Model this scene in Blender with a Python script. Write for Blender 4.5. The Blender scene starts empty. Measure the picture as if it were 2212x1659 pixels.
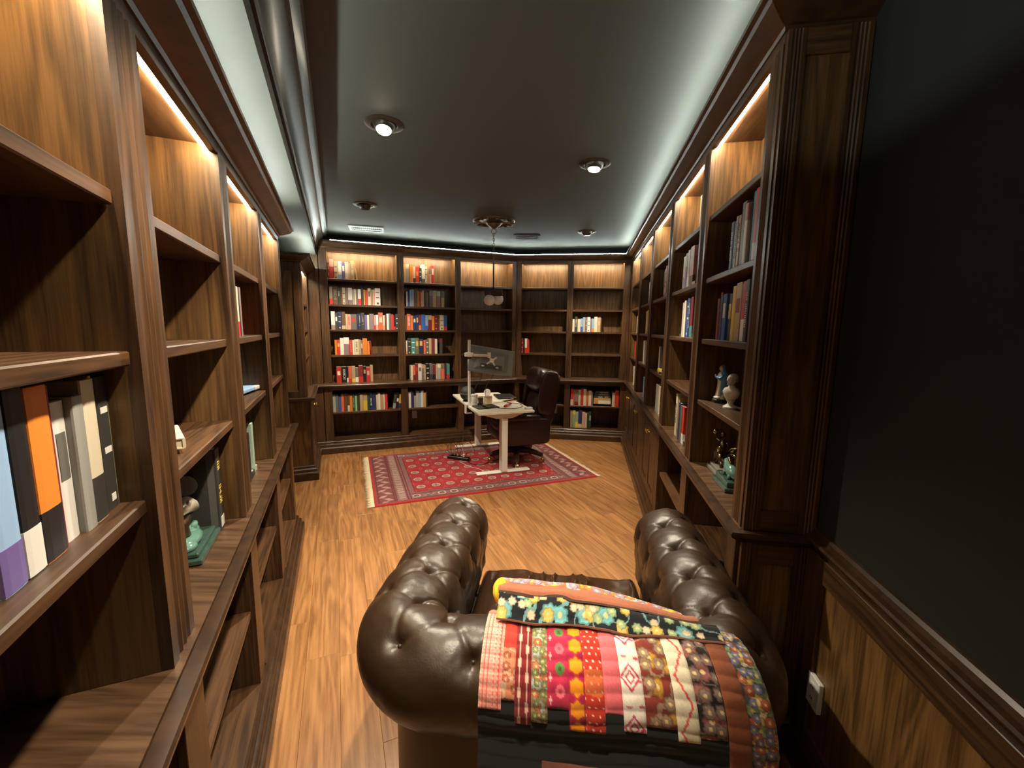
import bpy, bmesh, math, random, re
import numpy as np
from math import sin, cos, pi, radians, sqrt, atan2
from mathutils import Vector, Matrix
random.seed(7)
sc = bpy.context.scene
COL = sc.collection

# ------------------------------------------------------------------ camera, world, exposure
EYE = 1.65
FPX, HOR, ROLL = 893.8, 707.9, 0.676          # focal length (px of a 2212 wide frame), horizon row, roll (deg)
cam_d = bpy.data.cameras.new('camera'); cam = bpy.data.objects.new('camera', cam_d); COL.objects.link(cam)
cam_d.sensor_width = 36.0; cam_d.lens = 36.0 * FPX / 2212.0; cam_d.clip_start = 0.02
_p = math.atan((829.5 - HOR) / FPX); _r = radians(ROLL)
_fw = Vector((0, cos(_p), -sin(_p))); _ri = Vector((1, 0, 0)); _up = _ri.cross(_fw)
_R = _ri * cos(_r) + _up * sin(_r); _U = _up * cos(_r) - _ri * sin(_r)
cam.matrix_world = Matrix(((_R.x, _U.x, -_fw.x, 0), (_R.y, _U.y, -_fw.y, 0), (_R.z, _U.z, -_fw.z, EYE), (0, 0, 0, 1)))
sc.camera = cam
world = bpy.data.worlds.new('night'); sc.world = world; world.use_nodes = True
world.node_tree.nodes['Background'].inputs[0].default_value = (0.6, 0.7, 0.8, 1)
world.node_tree.nodes['Background'].inputs[1].default_value = 0.003
sc.view_settings.view_transform = 'Standard'; sc.view_settings.look = 'None'
sc.view_settings.gamma = 1.0; sc.view_settings.use_curve_mapping = False
sc.view_settings.exposure = 0.35
SHELF_LED = 118.0       # emission of the warm strips under the bookcase headers
COVE_LED = 140.0        # emission of the cool strips on top of the cornices
SPOT_W = 178.0         # watts of each recessed ceiling lamp
ZC = 2.82              # ceiling height

# ------------------------------------------------------------------ materials
MATS = {}
def nmat(name):
    m = bpy.data.materials.new(name); m.use_nodes = True
    nt = m.node_tree; return m, nt, nt.nodes['Principled BSDF']
def setin(b, **k):
    for a, v in k.items():
        s = b.inputs[a.replace('_', ' ')]
        s.default_value = (*v, 1.0) if isinstance(v, tuple) and len(v) == 3 else v
def plain(name, col, rough=0.5, metal=0.0, vary=0.0, spec=0.5, bump=0.0, bscale=60, coat=0.0, noise=0.0, nscale=20):
    if name in MATS: return MATS[name]
    m, nt, b = nmat(name); N = nt.nodes; L = nt.links
    setin(b, Base_Color=col, Roughness=rough, Metallic=metal); b.inputs['Specular IOR Level'].default_value = spec
    b.inputs['Coat Weight'].default_value = coat
    if vary or noise:
        hsv = N.new('ShaderNodeHueSaturation'); hsv.inputs['Color'].default_value = (*col, 1)
        mr = N.new('ShaderNodeMapRange')
        if vary:
            oi = N.new('ShaderNodeObjectInfo'); L.new(oi.outputs['Random'], mr.inputs[0]); v = vary
        else:
            tc = N.new('ShaderNodeTexCoord'); nz = N.new('ShaderNodeTexNoise'); nz.inputs['Scale'].default_value = nscale
            nz.inputs['Detail'].default_value = 4
            L.new(tc.outputs['Object'], nz.inputs['Vector']); L.new(nz.outputs[0], mr.inputs[0]); v = noise
        mr.inputs[3].default_value = 1 - v; mr.inputs[4].default_value = 1 + v
        L.new(mr.outputs[0], hsv.inputs['Value']); L.new(hsv.outputs[0], b.inputs['Base Color'])
    if bump:
        tc = N.new('ShaderNodeTexCoord'); nz = N.new('ShaderNodeTexNoise'); nz.inputs['Scale'].default_value = bscale
        nz.inputs['Detail'].default_value = 5; bp = N.new('ShaderNodeBump'); bp.inputs['Strength'].default_value = bump
        bp.inputs['Distance'].default_value = 0.002
        L.new(tc.outputs['Object'], nz.inputs['Vector']); L.new(nz.outputs[0], bp.inputs['Height']); L.new(bp.outputs[0], b.inputs['Normal'])
    MATS[name] = m; return m
def wood(name, axis, dark, light, rough=0.42, coat=0.10, figure=1.0, across=38.0, rnd=0.25, along=1.6):
    """stained oak: grain runs along `axis` of the object's own coordinates"""
    if name in MATS: return MATS[name]
    m, nt, b = nmat(name); N = nt.nodes; L = nt.links
    tc = N.new('ShaderNodeTexCoord'); oi = N.new('ShaderNodeObjectInfo')
    mul = N.new('ShaderNodeVectorMath'); mul.operation = 'SCALE'; mul.inputs['Scale'].default_value = 1.0
    cx = N.new('ShaderNodeCombineXYZ'); s = N.new('ShaderNodeMath'); s.operation = 'MULTIPLY'; s.inputs[1].default_value = 37.0
    L.new(oi.outputs['Random'], s.inputs[0])
    for i in range(3): L.new(s.outputs[0], cx.inputs[i])
    add = N.new('ShaderNodeVectorMath'); add.operation = 'ADD'
    L.new(tc.outputs['Object'], add.inputs[0]); L.new(cx.outputs[0], add.inputs[1])
    mp = N.new('ShaderNodeMapping'); scl = [across] * 3; scl['xyz'.index(axis)] = along
    mp.inputs['Scale'].default_value = scl; L.new(add.outputs[0], mp.inputs['Vector'])
    fine = N.new('ShaderNodeTexNoise'); fine.inputs['Scale'].default_value = 2.2; fine.inputs['Detail'].default_value = 6
    fine.inputs['Roughness'].default_value = 0.65; L.new(mp.outputs[0], fine.inputs['Vector'])
    mp2 = N.new('ShaderNodeMapping'); sc2 = [5.5] * 3; sc2['xyz'.index(axis)] = 0.55
    mp2.inputs['Scale'].default_value = sc2; L.new(add.outputs[0], mp2.inputs['Vector'])
    big = N.new('ShaderNodeTexNoise'); big.inputs['Scale'].default_value = 1.3; big.inputs['Detail'].default_value = 2
    big.inputs['Distortion'].default_value = 0.6; L.new(mp2.outputs[0], big.inputs['Vector'])
    wv = N.new('ShaderNodeMath'); wv.operation = 'MULTIPLY'; wv.inputs[1].default_value = 46.0; L.new(big.outputs[0], wv.inputs[0])
    sn = N.new('ShaderNodeMath'); sn.operation = 'SINE'; L.new(wv.outputs[0], sn.inputs[0])
    mr = N.new('ShaderNodeMapRange'); mr.inputs[1].default_value = -1; mr.inputs[2].default_value = 1
    mr.inputs[3].default_value = 0.5 - 0.26 * figure; mr.inputs[4].default_value = 0.5 + 0.2 * figure; L.new(sn.outputs[0], mr.inputs[0])
    mx = N.new('ShaderNodeMath'); mx.operation = 'MULTIPLY_ADD'; mx.inputs[1].default_value = 0.80
    L.new(fine.outputs[0], mx.inputs[0])
    hf = N.new('ShaderNodeMath'); hf.operation = 'MULTIPLY'; hf.inputs[1].default_value = 0.30; L.new(mr.outputs[0], hf.inputs[0]); L.new(hf.outputs[0], mx.inputs[2])
    cr = N.new('ShaderNodeValToRGB'); cr.color_ramp.elements[0].position = 0.40; cr.color_ramp.elements[1].position = 0.68
    cr.color_ramp.elements[0].color = (*dark, 1); cr.color_ramp.elements[1].color = (*light, 1); L.new(mx.outputs[0], cr.inputs[0])
    hsv = N.new('ShaderNodeHueSaturation'); L.new(cr.outputs[0], hsv.inputs['Color'])
    m2 = N.new('ShaderNodeMapRange'); m2.inputs[3].default_value = 1 - rnd; m2.inputs[4].default_value = 1 + rnd
    L.new(oi.outputs['Random'], m2.inputs[0]); L.new(m2.outputs[0], hsv.inputs['Value']); L.new(hsv.outputs[0], b.inputs['Base Color'])
    bp = N.new('ShaderNodeBump'); bp.inputs['Strength'].default_value = 0.25; bp.inputs['Distance'].default_value = 0.001
    L.new(fine.outputs[0], bp.inputs['Height']); L.new(bp.outputs[0], b.inputs['Normal'])
    b.inputs['Roughness'].default_value = rough; b.inputs['Coat Weight'].default_value = coat; b.inputs['Coat Roughness'].default_value = 0.3
    MATS[name] = m; return m
def glow(name, col, st):
    m = bpy.data.materials.new(name); m.use_nodes = True; nt = m.node_tree
    for n in list(nt.nodes): nt.nodes.remove(n)
    e = nt.nodes.new('ShaderNodeEmission'); o = nt.nodes.new('ShaderNodeOutputMaterial')
    e.inputs[0].default_value = (*col, 1); e.inputs[1].default_value = st; nt.links.new(e.outputs[0], o.inputs[0]); return m
def attrmat(name, rough=0.9, sheen=0.0):
    m, nt, b = nmat(name); a = nt.nodes.new('ShaderNodeAttribute'); a.attribute_name = 'print'
    nt.links.new(a.outputs['Color'], b.inputs['Base Color']); b.inputs['Roughness'].default_value = rough
    b.inputs['Specular IOR Level'].default_value = 0.15; b.inputs['Sheen Weight'].default_value = sheen; return m
OD, OL = (0.034, 0.0150, 0.0058), (0.108, 0.0500, 0.0185)
WZ = wood('oak_upright', 'z', OD, OL); WX = wood('oak_level', 'x', OD, OL); WY = wood('oak_deep', 'y', OD, OL)
WPANEL = wood('oak_veneer', 'z', (0.066, 0.032, 0.0108), (0.180, 0.093, 0.030), rough=0.42, coat=0.1, figure=1.25, across=44, rnd=0.12)
FLOORM = wood('oak_laminate', 'x', (0.225, 0.095, 0.031), (0.44, 0.214, 0.078), rough=0.36, coat=0.2, figure=1.0, across=20, rnd=0.13, along=1.2)
WARM = glow('warm_led', (1.0, 0.77, 0.47), SHELF_LED); COOL = glow('cool_led', (0.86, 1.0, 0.93), COVE_LED); COOL2 = glow('cool_led_left', (0.88, 1.0, 0.90), COVE_LED*1.45)
LAMP = glow('halogen_lens', (1.0, 0.86, 0.62), 60.0)
WALLG = plain('dark_green_paint', (0.0075, 0.0090, 0.0068), 0.85, bump=0.15, bscale=220)
CEILM = plain('dark_ceiling_paint', (0.044, 0.043, 0.033), 0.7, bump=0.1, bscale=200)
TRIMG = plain('dark_green_satin', (0.020, 0.022, 0.018), 0.36)
WHITE = plain('white_laminate', (0.72, 0.70, 0.62), 0.35); WMET = plain('white_enamel', (0.74, 0.74, 0.70), 0.3)
BLACK = plain('black_plastic', (0.012, 0.012, 0.013), 0.4); BRASS = plain('brass', (0.62, 0.42, 0.14), 0.28, 1.0)
LEATH = plain('brown_leather', (0.031, 0.0158, 0.0076), 0.38, bump=0.22, bscale=180, noise=0.35, nscale=7)
LEATHD = plain('dark_leather', (0.022, 0.012, 0.008), 0.36, bump=0.2, bscale=160)
PAGES = plain('book_pages', (0.62, 0.53, 0.38), 0.85)

# ------------------------------------------------------------------ mesh helpers
class MB:
    def __init__(s): s.v = []; s.f = []
    def add(s, v, f):
        n = len(s.v); s.v += [tuple(p) for p in v]; s.f += [tuple(i + n for i in q) for q in f]; return s
    def box(s, x0, x1, y0, y1, z0, z1, c=0.0):
        if x1 < x0: x0, x1 = x1, x0
        if y1 < y0: y0, y1 = y1, y0
        if c <= 0:
            return s.add([(x0,y0,z0),(x1,y0,z0),(x1,y1,z0),(x0,y1,z0),(x0,y0,z1),(x1,y0,z1),(x1,y1,z1),(x0,y1,z1)],
                         [(0,3,2,1),(4,5,6,7),(0,1,5,4),(1,2,6,5),(2,3,7,6),(3,0,4,7)])
        bm = bmesh.new(); bmesh.ops.create_cube(bm, size=1)
        for v in bm.verts: v.co = Vector(((x0+x1)/2 + v.co.x*(x1-x0), (y0+y1)/2 + v.co.y*(y1-y0), (z0+z1)/2 + v.co.z*(z1-z0)))
        bmesh.ops.bevel(bm, geom=bm.edges[:], offset=c, segments=1, affect='EDGES')
        bm.verts.index_update(); s.add([v.co[:] for v in bm.verts], [[v.index for v in f.verts] for f in bm.faces]); bm.free(); return s
    def prism(s, poly, a0, a1, ax='z'):
        """poly: 2D outline (ccw seen from +axis) swept along axis"""
        n = len(poly)
        def P(p, a): return (p[0], p[1], a) if ax == 'z' else ((a, p[0], p[1]) if ax == 'x' else (p[1], a, p[0]))
        v = [P(p, a0) for p in poly] + [P(p, a1) for p in poly]
        f = [tuple(reversed(range(n))), tuple(range(n, 2*n))] + [(i, (i+1) % n, n+(i+1) % n, n+i) for i in range(n)]
        return s.add(v, f)
    def lathe(s, prof, seg=24, c=(0,0,0), ax='z'):
        v = []; f = []
        for r, z in prof:
            for k in range(seg):
                a = 2*pi*k/seg
                q = (r*cos(a), r*sin(a), z)
                if ax == 'y': q = (q[0], q[2], q[1])
                if ax == 'x': q = (q[2], q[0], q[1])
                v.append((c[0]+q[0], c[1]+q[1], c[2]+q[2]))
        m = len(prof)
        for i in range(m-1):
            for k in range(seg):
                k2 = (k+1) % seg; f.append((i*seg+k, i*seg+k2, (i+1)*seg+k2, (i+1)*seg+k))
        f.append(tuple(range(seg))[::-1]); f.append(tuple((m-1)*seg+k for k in range(seg)))
        return s.add(v, f)
    def tube(s, pts, r, seg=8, closed=False):
        pts = [Vector(p) for p in pts]; n = len(pts); v = []; f = []
        rr = r if isinstance(r, (list, tuple)) else [r]*n
        u = None
        for i, p in enumerate(pts):
            t = (pts[min(i+1, n-1)] - pts[max(i-1, 0)]).normalized()
            if u is None: u = t.orthogonal().normalized()
            u = (u - t*u.dot(t)); u = u.normalized() if u.length > 1e-6 else t.orthogonal().normalized()
            w = t.cross(u)
            for k in range(seg):
                a = 2*pi*k/seg; v.append(p + (u*cos(a) + w*sin(a))*rr[i])
        for i in range(n-1):
            for k in range(seg):
                k2 = (k+1) % seg; f.append((i*seg+k, i*seg+k2, (i+1)*seg+k2, (i+1)*seg+k))
        f.append(tuple(range(seg))[::-1]); f.append(tuple((n-1)*seg+k for k in range(seg)))
        return s.add(v, f)
    def ball(s, c, r, seg=16, rings=10):
        rx, ry, rz = r if isinstance(r, tuple) else (r, r, r)
        prof = [(max(1e-4, sin(pi*i/rings)), -cos(pi*i/rings)) for i in range(rings+1)]
        n = len(s.v); s.lathe(prof, seg)
        for i in range(n, len(s.v)):
            p = s.v[i]; s.v[i] = (c[0]+p[0]*rx, c[1]+p[1]*ry, c[2]+p[2]*rz)
        return s
    def xf(s, M):
        s.v = [tuple(M @ Vector(p)) for p in s.v]; return s
def link(name, mb, mat, parent=None, smooth=False, **props):
    me = bpy.data.meshes.new(name); me.from_pydata(mb.v, [], mb.f); me.update()
    if smooth:
        me.polygons.foreach_set('use_smooth', [True]*len(me.polygons))
        if smooth != 'all':
            me.set_sharp_from_angle(angle=radians(40 if smooth is True else smooth))
    o = bpy.data.objects.new(name, me); COL.objects.link(o); me.materials.append(mat)
    if parent is not None: o.parent = parent
    for k, v in props.items(): o[k] = v
    return o
def tag(o, label, cat, group=None):
    o['label'] = label; o['category'] = cat
    if group: o['group'] = group
    return o
def thing(name, label, cat, loc=(0,0,0), rz=0.0, group=None):
    o = bpy.data.objects.new(name, None); COL.objects.link(o); o.location = loc; o.rotation_euler = (0,0,rz); o.empty_display_size = .05
    return tag(o, label, cat, group)

# ------------------------------------------------------------------ plan of the room: face lines of the bookcases
def D(a): return Vector((sin(radians(a)), cos(radians(a))))
class Run:
    """c + t*d is the face line of the upper cases; o is measured from it into the room"""
    def __init__(s, c, ang, side):
        s.c = Vector(c); s.d = D(ang); s.n = Vector((s.d.y, -s.d.x)) * side; s.side = side
        xd = s.d * side; s.rz = atan2(xd.y, xd.x)
    def pt(s, t, o=0.0, z=0.0):
        p = s.c + s.d*t + s.n*o; return Vector((p.x, p.y, z))
    def loc(s, x, z=0.0): return s.pt(x*s.side, 0, z)
    def line(s, o): return (s.c + s.n*o, s.d)
    def t_of(s, p): return (Vector(p[:2]) - s.c).dot(s.d)
def meet(l1, l2):
    (p, d), (q, e) = l1, l2; den = d.x*e.y - d.y*e.x; w = q - p
    t = (w.x*e.y - w.y*e.x)/den; return p + d*t
RR = Run((1.1962, 3.2548), 9.99, -1); LL = Run((-1.0965, 1.6651), -22.91, 1)
BL = Run((-1.5531, 5.7045), 68.5, 1); BR = Run((0.8064, 6.227), 98.3, 1)
RDEP, BDEP, LDEP = 0.245, 0.27, 0.27
T_RBR = RR.t_of(meet(RR.line(0), BR.line(0))); T_BLBR = BL.t_of(meet(BL.line(0), BR.line(0))); T_BRBL = BR.t_of(meet(BL.line(0), BR.line(0)))
T_BRR = BR.t_of(meet(RR.line(0), BR.line(0)))
L2O = 0.05
T_BLL2 = BL.t_of(meet(BL.line(0), LL.line(L2O))); T_L2BL = LL.t_of(meet(BL.line(0), LL.line(L2O)))
HEAD, CZ = 2.588, 0.90
SH = [2.247, 1.924, 1.602, 1.268]
LHEAD = 2.247; LSH = [1.895, 1.596, 1.2925]

# ------------------------------------------------------------------ shell
def poly_slab(name, pts, z0, z1, mat, **p):
    return link(name, MB().prism([tuple(q[:2]) for q in pts], z0, z1), mat, **p)
floor = poly_slab('floor', [(-4.2,-1.7),(2.6,-1.7),(2.6,7.6),(-4.2,7.6)], -0.06, -0.012, plain('subfloor', (0.10,0.05,0.02), 0.8), kind='structure')
poly_slab('ceiling', [(-4.2,-1.7),(2.6,-1.7),(2.6,7.6),(-4.2,7.6)], ZC, ZC+.05, CEILM, kind='structure')
def wall(name, run, o, t0, t1, mat=WALLG, th=.1):
    a, b, c, d = run.pt(t0, o), run.pt(t1, o), run.pt(t1, o-th), run.pt(t0, o-th)
    pts = [a, b, c, d]
    ar = sum(pts[i].x*pts[(i+1)%4].y - pts[(i+1)%4].x*pts[i].y for i in range(4))
    if ar < 0: pts.reverse()
    return poly_slab(name, pts, -0.012, ZC, mat, kind='structure')
WALLO_R, WALLO_L = -0.25, -0.285
wall_right = wall('wall_right', RR, WALLO_R, -5.2, T_RBR+.5)
wall('wall_back', BR, -.285, T_BRBL-.2, T_BRR+.5); wall('wall_backleft', BL, -.285, T_BLL2-.6, T_BLBR+.2)
wall('wall_left', LL, WALLO_L, -3.4, T_L2BL+.5)
poly_slab('wall_front', [(-3.4,-1.45),(2.4,-1.45),(2.4,-1.35),(-3.4,-1.35)], -.012, ZC, WALLG, kind='structure')

# floor planks, parallel to the left bookcases
def planks():
    PW = 0.155; rz = LL.rz; ux = LL.d; uy = Vector((-ux.y, ux.x))
    def inside(p):
        a = (p - RR.c).dot(RR.n) > -.12 or p.y < 1.3 and (p - RR.c).dot(RR.n) > -.3
        return a and (p - LL.c).dot(LL.n) > -.1 and (p - BL.c).dot(BL.n) > -.02 and (p - BR.c).dot(BR.n) > -.02 and p.y > -.75
    org = LL.c + LL.n*.0; shapes = {}
    rnd = random.Random(3)
    for row in range(0, 36):
        t = -3.2 + rnd.random()*1.2
        while t < 6.5:
            ln = rnd.choice((1.22, 1.22, 0.95, 1.22)); a, b = t, t+ln; t = b
            cen = org + ux*((a+b)/2) - uy*((row-.5)*PW)
            if not any(inside(org + ux*(a+(b-a)*k/6) - uy*((row-.5+j)*PW)) for k in range(7) for j in (-.45, 0, .45)): continue
            if ln not in shapes:
                h = ln/2; g = .0003; c = .0009
                m = MB(); w = PW/2
                m.add([(-h+g,-w+g,-.012),(h-g,-w+g,-.012),(h-g,w-g,-.012),(-h+g,w-g,-.012),(-h+g,-w+g,-c),(h-g,-w+g,-c),(h-g,w-g,-c),(-h+g,w-g,-c),
                       (-h+g+c,-w+g+c,0),(h-g-c,-w+g+c,0),(h-g-c,w-g-c,0),(-h+g+c,w-g-c,0)],
                      [(0,1,5,4),(1,2,6,5),(2,3,7,6),(3,0,4,7),(4,5,9,8),(5,6,10,9),(6,7,11,10),(7,4,8,11),(8,9,10,11),(0,3,2,1)])
                o = link('plank', m, FLOORM, floor); shapes[ln] = o.data
            else:
                o = bpy.data.objects.new('plank', shapes[ln]); COL.objects.link(o); o.parent = floor
            o.location = (cen.x, cen.y, 0); o.rotation_euler = (0, 0, rz)
planks()

# ------------------------------------------------------------------ sweeps along the room (cornices, worktops, plinths)
def offset_path(lines, ends, out):
    """lines: Runs with base offset; returns corner points of the path moved `out` into the room"""
    L = [(r.c + r.n*(o+out*k), r.d) for r, o, k in lines]
    pts = [ends[0](out)]
    for i in range(len(L)-1): pts.append(meet(L[i], L[i+1]))
    pts.append(ends[1](out)); return pts
def sweep(prof, lines, ends, mb=None, close=False):
    mb = mb or MB(); rows = []
    for out, z in prof: rows.append([(p.x, p.y, z) for p in offset_path(lines, ends, out)])
    n = len(rows[0]); m = len(rows); v = [p for r in rows for p in r]; f = []
    for i in range(m-1 if not close else m):
        i2 = (i+1) % m
        for k in range(n-1): f.append((i*n+k, i2*n+k, i2*n+k+1, i*n+k+1))
    if close:
        f.append(tuple(i*n for i in range(m))[::-1]); f.append(tuple(i*n+n-1 for i in range(m)))
    return mb.add(v, f)
# return at the near end of the right bookcase: a line square to RR at t = T_REND
T_REND = -1.78
class Ret:                                  # a short return face at the end of a run
    def __init__(s, run, t, sgn): s.c = run.pt(t).xy; s.d = run.n.copy(); s.n = run.d*sgn
R_RET = Ret(RR, T_REND, -1)
T_LEND = 1.555
L_RET = Ret(LL, T_LEND, 1)
T_L2 = 2.835
L2_RET = Ret(LL, T_L2, -1)
def wall_end(ret, run, wo):                 # point on the wall behind a run, moved with the return face
    return lambda out: (ret.c + ret.n*out + run.n*wo).xy
def fixed_end(run, t, o): return lambda out: (run.pt(t, o+out)).xy
MAIN = lambda r, b, l2: [(R_RET, 0, 1), (RR, r, 1), (BR, b, 1), (BL, b, 1)] + l2
def end_bl(o): return lambda out: meet((BL.c + BL.n*(o+out), BL.d), (LL.c + LL.n*L2O, LL.d))
# cornice of the tall cases
CORN = [(0.0, HEAD+.035), (.006, HEAD+.035), (.012, HEAD+.045), (.03, HEAD+.05), (.04, HEAD+.056), (.058, HEAD+.066), (.078, HEAD+.078), (.086, HEAD+.09),
        (.086, HEAD+.094), (.10, HEAD+.096), (.10, HEAD+.112), (-.02, HEAD+.112), (-.02, HEAD+.035)]
corn = sweep(CORN, MAIN(0, 0, []), (wall_end(R_RET, RR, WALLO_R), end_bl(0)), close=True)
corn_o = tag(link('cornice', corn, wood('oak_moulding', 'x', (0.022, 0.0100, 0.0045), (0.070, 0.033, 0.014), rough=.34, coat=.28, figure=.3, across=6, along=6), None, 20), 'dark oak crown cornice running along the top of the right and back bookcases', 'cornice')
dz = LHEAD - HEAD
CORNL = [(o, z+dz) for o, z in CORN]
cl = sweep(CORNL, [(LL, 0, 1), (L_RET, 0, 1)], (fixed_end(LL, -2.6, 0), wall_end(L_RET, LL, WALLO_L)), close=True)
corn_l = tag(link('cornice', cl, MATS['oak_moulding'], None, 20), 'dark oak cornice on the long low left bookcase below the soffit', 'cornice')
c2 = sweep(CORNL, [(L2_RET, 0, 1), (LL, L2O, 1)], (wall_end(L2_RET, LL, WALLO_L), lambda out: meet((LL.c + LL.n*(L2O+out), LL.d), BL.line(0.0))), close=True)
corn_2 = tag(link('cornice', c2, MATS['oak_moulding'], None, 20), 'short oak cornice on the narrow bookcase in the far left corner', 'cornice')
# cool strips on top of the cornices: a dark channel with a lit face turned up into the room
CHAN = plain('dark_channel', (0.02, 0.02, 0.02), 0.6)
def cove(parent, lines, ends, zt, o=0.094, mat=None):
    a = radians(46); h = .0065
    lit = [(o, zt+.003), (o - h*sin(a), zt+.003+h*cos(a))]
    # lit face looks into the room, slightly up
    back = [(o-.004, zt), (o-.004-(h+.003)*sin(a), zt+.003+(h+.003)*cos(a)), (o-.012-(h+.003)*sin(a), zt+.003+(h+.003)*cos(a)), (o-.014, zt)]
    lm = link('cove_light', sweep([lit[0], lit[1], (lit[1][0]-.002, lit[1][1]-.001), (lit[0][0]-.002, lit[0][1]-.001)], lines, ends, close=True), mat or COOL, parent)
    link('light_channel', sweep(back, lines, ends, close=True), CHAN, parent)
zt = HEAD+.112
cove(corn_o, MAIN(0, 0, [])[1:], (fixed_end(RR, T_REND-.03, 0), fixed_end(BL, T_BLL2+.285, 0)), zt)
cove(corn_l, [(LL, 0, 1)], (fixed_end(LL, -2.2, 0), fixed_end(LL, T_LEND-.02, 0)), zt+dz, .035, COOL2)
cove(corn_2, [(L2_RET, 0, 1), (LL, L2O, 1)], (wall_end(L2_RET, LL, WALLO_L+.03), fixed_end(LL, T_L2BL-.05, L2O)), zt+dz, .035, COOL2)
# soffit above the left bookcases and its crown
SO, SZ = .165, 2.52
def end_soff(out): return meet((LL.c + LL.n*out, LL.d), BL.line(-.28))
link('trim_1', sweep([(-.283, SZ), (SO, SZ), (SO, ZC), (-.283, ZC)], [(LL, 0, 1)], (fixed_end(LL, -3.2, 0), end_soff), close=True), TRIMG if False else CEILM, kind='structure')
crown = [(SO, 2.60), (SO+.012, 2.60), (SO+.012, 2.615), (SO+.02, 2.622), (SO+.024, 2.64), (SO+.032, 2.665), (SO+.05, 2.69), (SO+.075, 2.712), (SO+.082, 2.716), (SO+.082, 2.73),
         (SO+.095, 2.735), (SO+.095, 2.752), (SO+.115, 2.772), (SO+.125, 2.79), (SO+.135, 2.793), (SO+.135, ZC), (SO, ZC)]
link('trim_2', sweep(crown, [(LL, 0, 1)], (fixed_end(LL, -3.2, 0), end_soff), close=True), TRIMG, None, 25, kind='structure')
# worktops
WNOSE = [(.0006, CZ-.052), (0.006, CZ-.052), (.008, CZ-.044), (.016, CZ-.04), (.024, CZ-.032), (.026, CZ-.027), (.034, CZ-.026), (.040, CZ-.018), (.041, CZ-.008), (.037, CZ-.001), (.028, CZ), (.004, CZ), (.0006, CZ-.003)]
def worktop(lines, ends, back, lab):
    """lines give the front line 30 mm behind the nose; back gives wall offsets"""
    front = offset_path(lines, ends, 0.0); inner = back
    pts = [p.xy for p in front] + [p.xy for p in inner][::-1]
    t = thing('worktop', lab, 'worktop', (0, 0, 0))
    m = MB(); n = len(front)
    top = []; 
    for p in front: top.append((p.x, p.y))
    k = len(inner)
    v = [(p.x, p.y, CZ) for p in front] + [(p.x, p.y, CZ) for p in inner] + [(p.x, p.y, CZ-.035) for p in front] + [(p.x, p.y, CZ-.035) for p in inner]
    f = []
    for i in range(n-1):
        f.append((i, i+1, n+i+1, n+i)); f.append((2*n+i+1, 2*n+i, 3*n+i, 3*n+i+1))
        f.append((n+i, n+i+1, 3*n+i+1, 3*n+i)); f.append((i+1, i, 2*n+i, 2*n+i+1))
    f.append((0, n, 3*n, 2*n)); f.append((2*n-1, n-1, 3*n-1, 4*n-1))
    m.add(v, f); link('slab', m, MATS.get('oak_top') or wood('oak_top', 'x', (0.05,0.024,0.011), (0.135,0.070,0.034), rough=.36, coat=.3, across=22), t)
    link('edge_moulding', sweep(WNOSE, lines, ends, close=True), MATS['oak_moulding'], t, 20)
    return t
EB = .165                                        # worktop line of the back cases
l2w = [(LL, .085, 1)]
def r_end(out): return (R_RET.c + R_RET.n*(.01+out) + RR.n*WALLO_R).xy
Rtop = Ret(RR, T_REND-.01, -1)
lines = [(Rtop, 0, 1), (RR, .01, 1), (BR, EB, 1), (BL, EB, 1), (LL, .085, 1), (L2_RET, .01, 1)]
ends = (lambda out: (Rtop.c + Rtop.n*out + RR.n*(WALLO_R)).xy, lambda out: (L2_RET.c + L2_RET.n*(.01+out) + LL.n*WALLO_L).xy)
ib = [(RR.pt(T_REND, WALLO_R)).xy, RR.pt(T_REND+.01, -RDEP).xy, meet(RR.line(-RDEP), BR.line(-BDEP)), meet(BR.line(-BDEP), BL.line(-BDEP)), meet(BL.line(-BDEP), LL.line(-.25)), LL.pt(T_L2+.01, -.25).xy, LL.pt(T_L2, WALLO_L).xy]
worktop(lines, ends, ib, 'dark oak worktop along the right and back bookcases with moulded edge')
worktop([(LL, .02, 1), (L_RET, -.02, 1)], (fixed_end(LL, -2.6, .02), lambda out: (L_RET.c + L_RET.n*(out-.02) + LL.n*WALLO_L).xy),
        [LL.pt(-2.6, -LDEP).xy, LL.pt(T_LEND-.02, -LDEP).xy, LL.pt(T_LEND-.02, WALLO_L+.005).xy], 'dark oak worktop of the left bookcase with a moulded nosing')
# plinths
PL0 = [(-.03, 0), (.045, 0), (.045, .075), (.038, .085), (.03, .09), (.028, .118), (.02, .126), (.012, .13), (.010, .15), (.002, .158), (-.03, .16)]
plin = link('plinth', sweep(PL0, [(R_RET, 0, 1), (RR, .015, 1), (BR, .155, 1), (BL, .155, 1), (LL, .08, 1), (L2_RET, 0, 1)],
      (wall_end(R_RET, RR, WALLO_R), wall_end(L2_RET, LL, WALLO_L)), close=True), MATS['oak_moulding'], None, 20)
tag(plin, 'moulded dark oak plinth at the foot of the right and back cabinets', 'plinth')
pl = link('plinth', sweep(PL0, [(LL, .015, 1), (L_RET, 0, 1)], (fixed_end(LL, -2.6, .015), wall_end(L_RET, LL, WALLO_L)), close=True), MATS['oak_moulding'], None, 20)
tag(pl, 'moulded dark oak plinth at the foot of the left bookcase', 'plinth')

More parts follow.
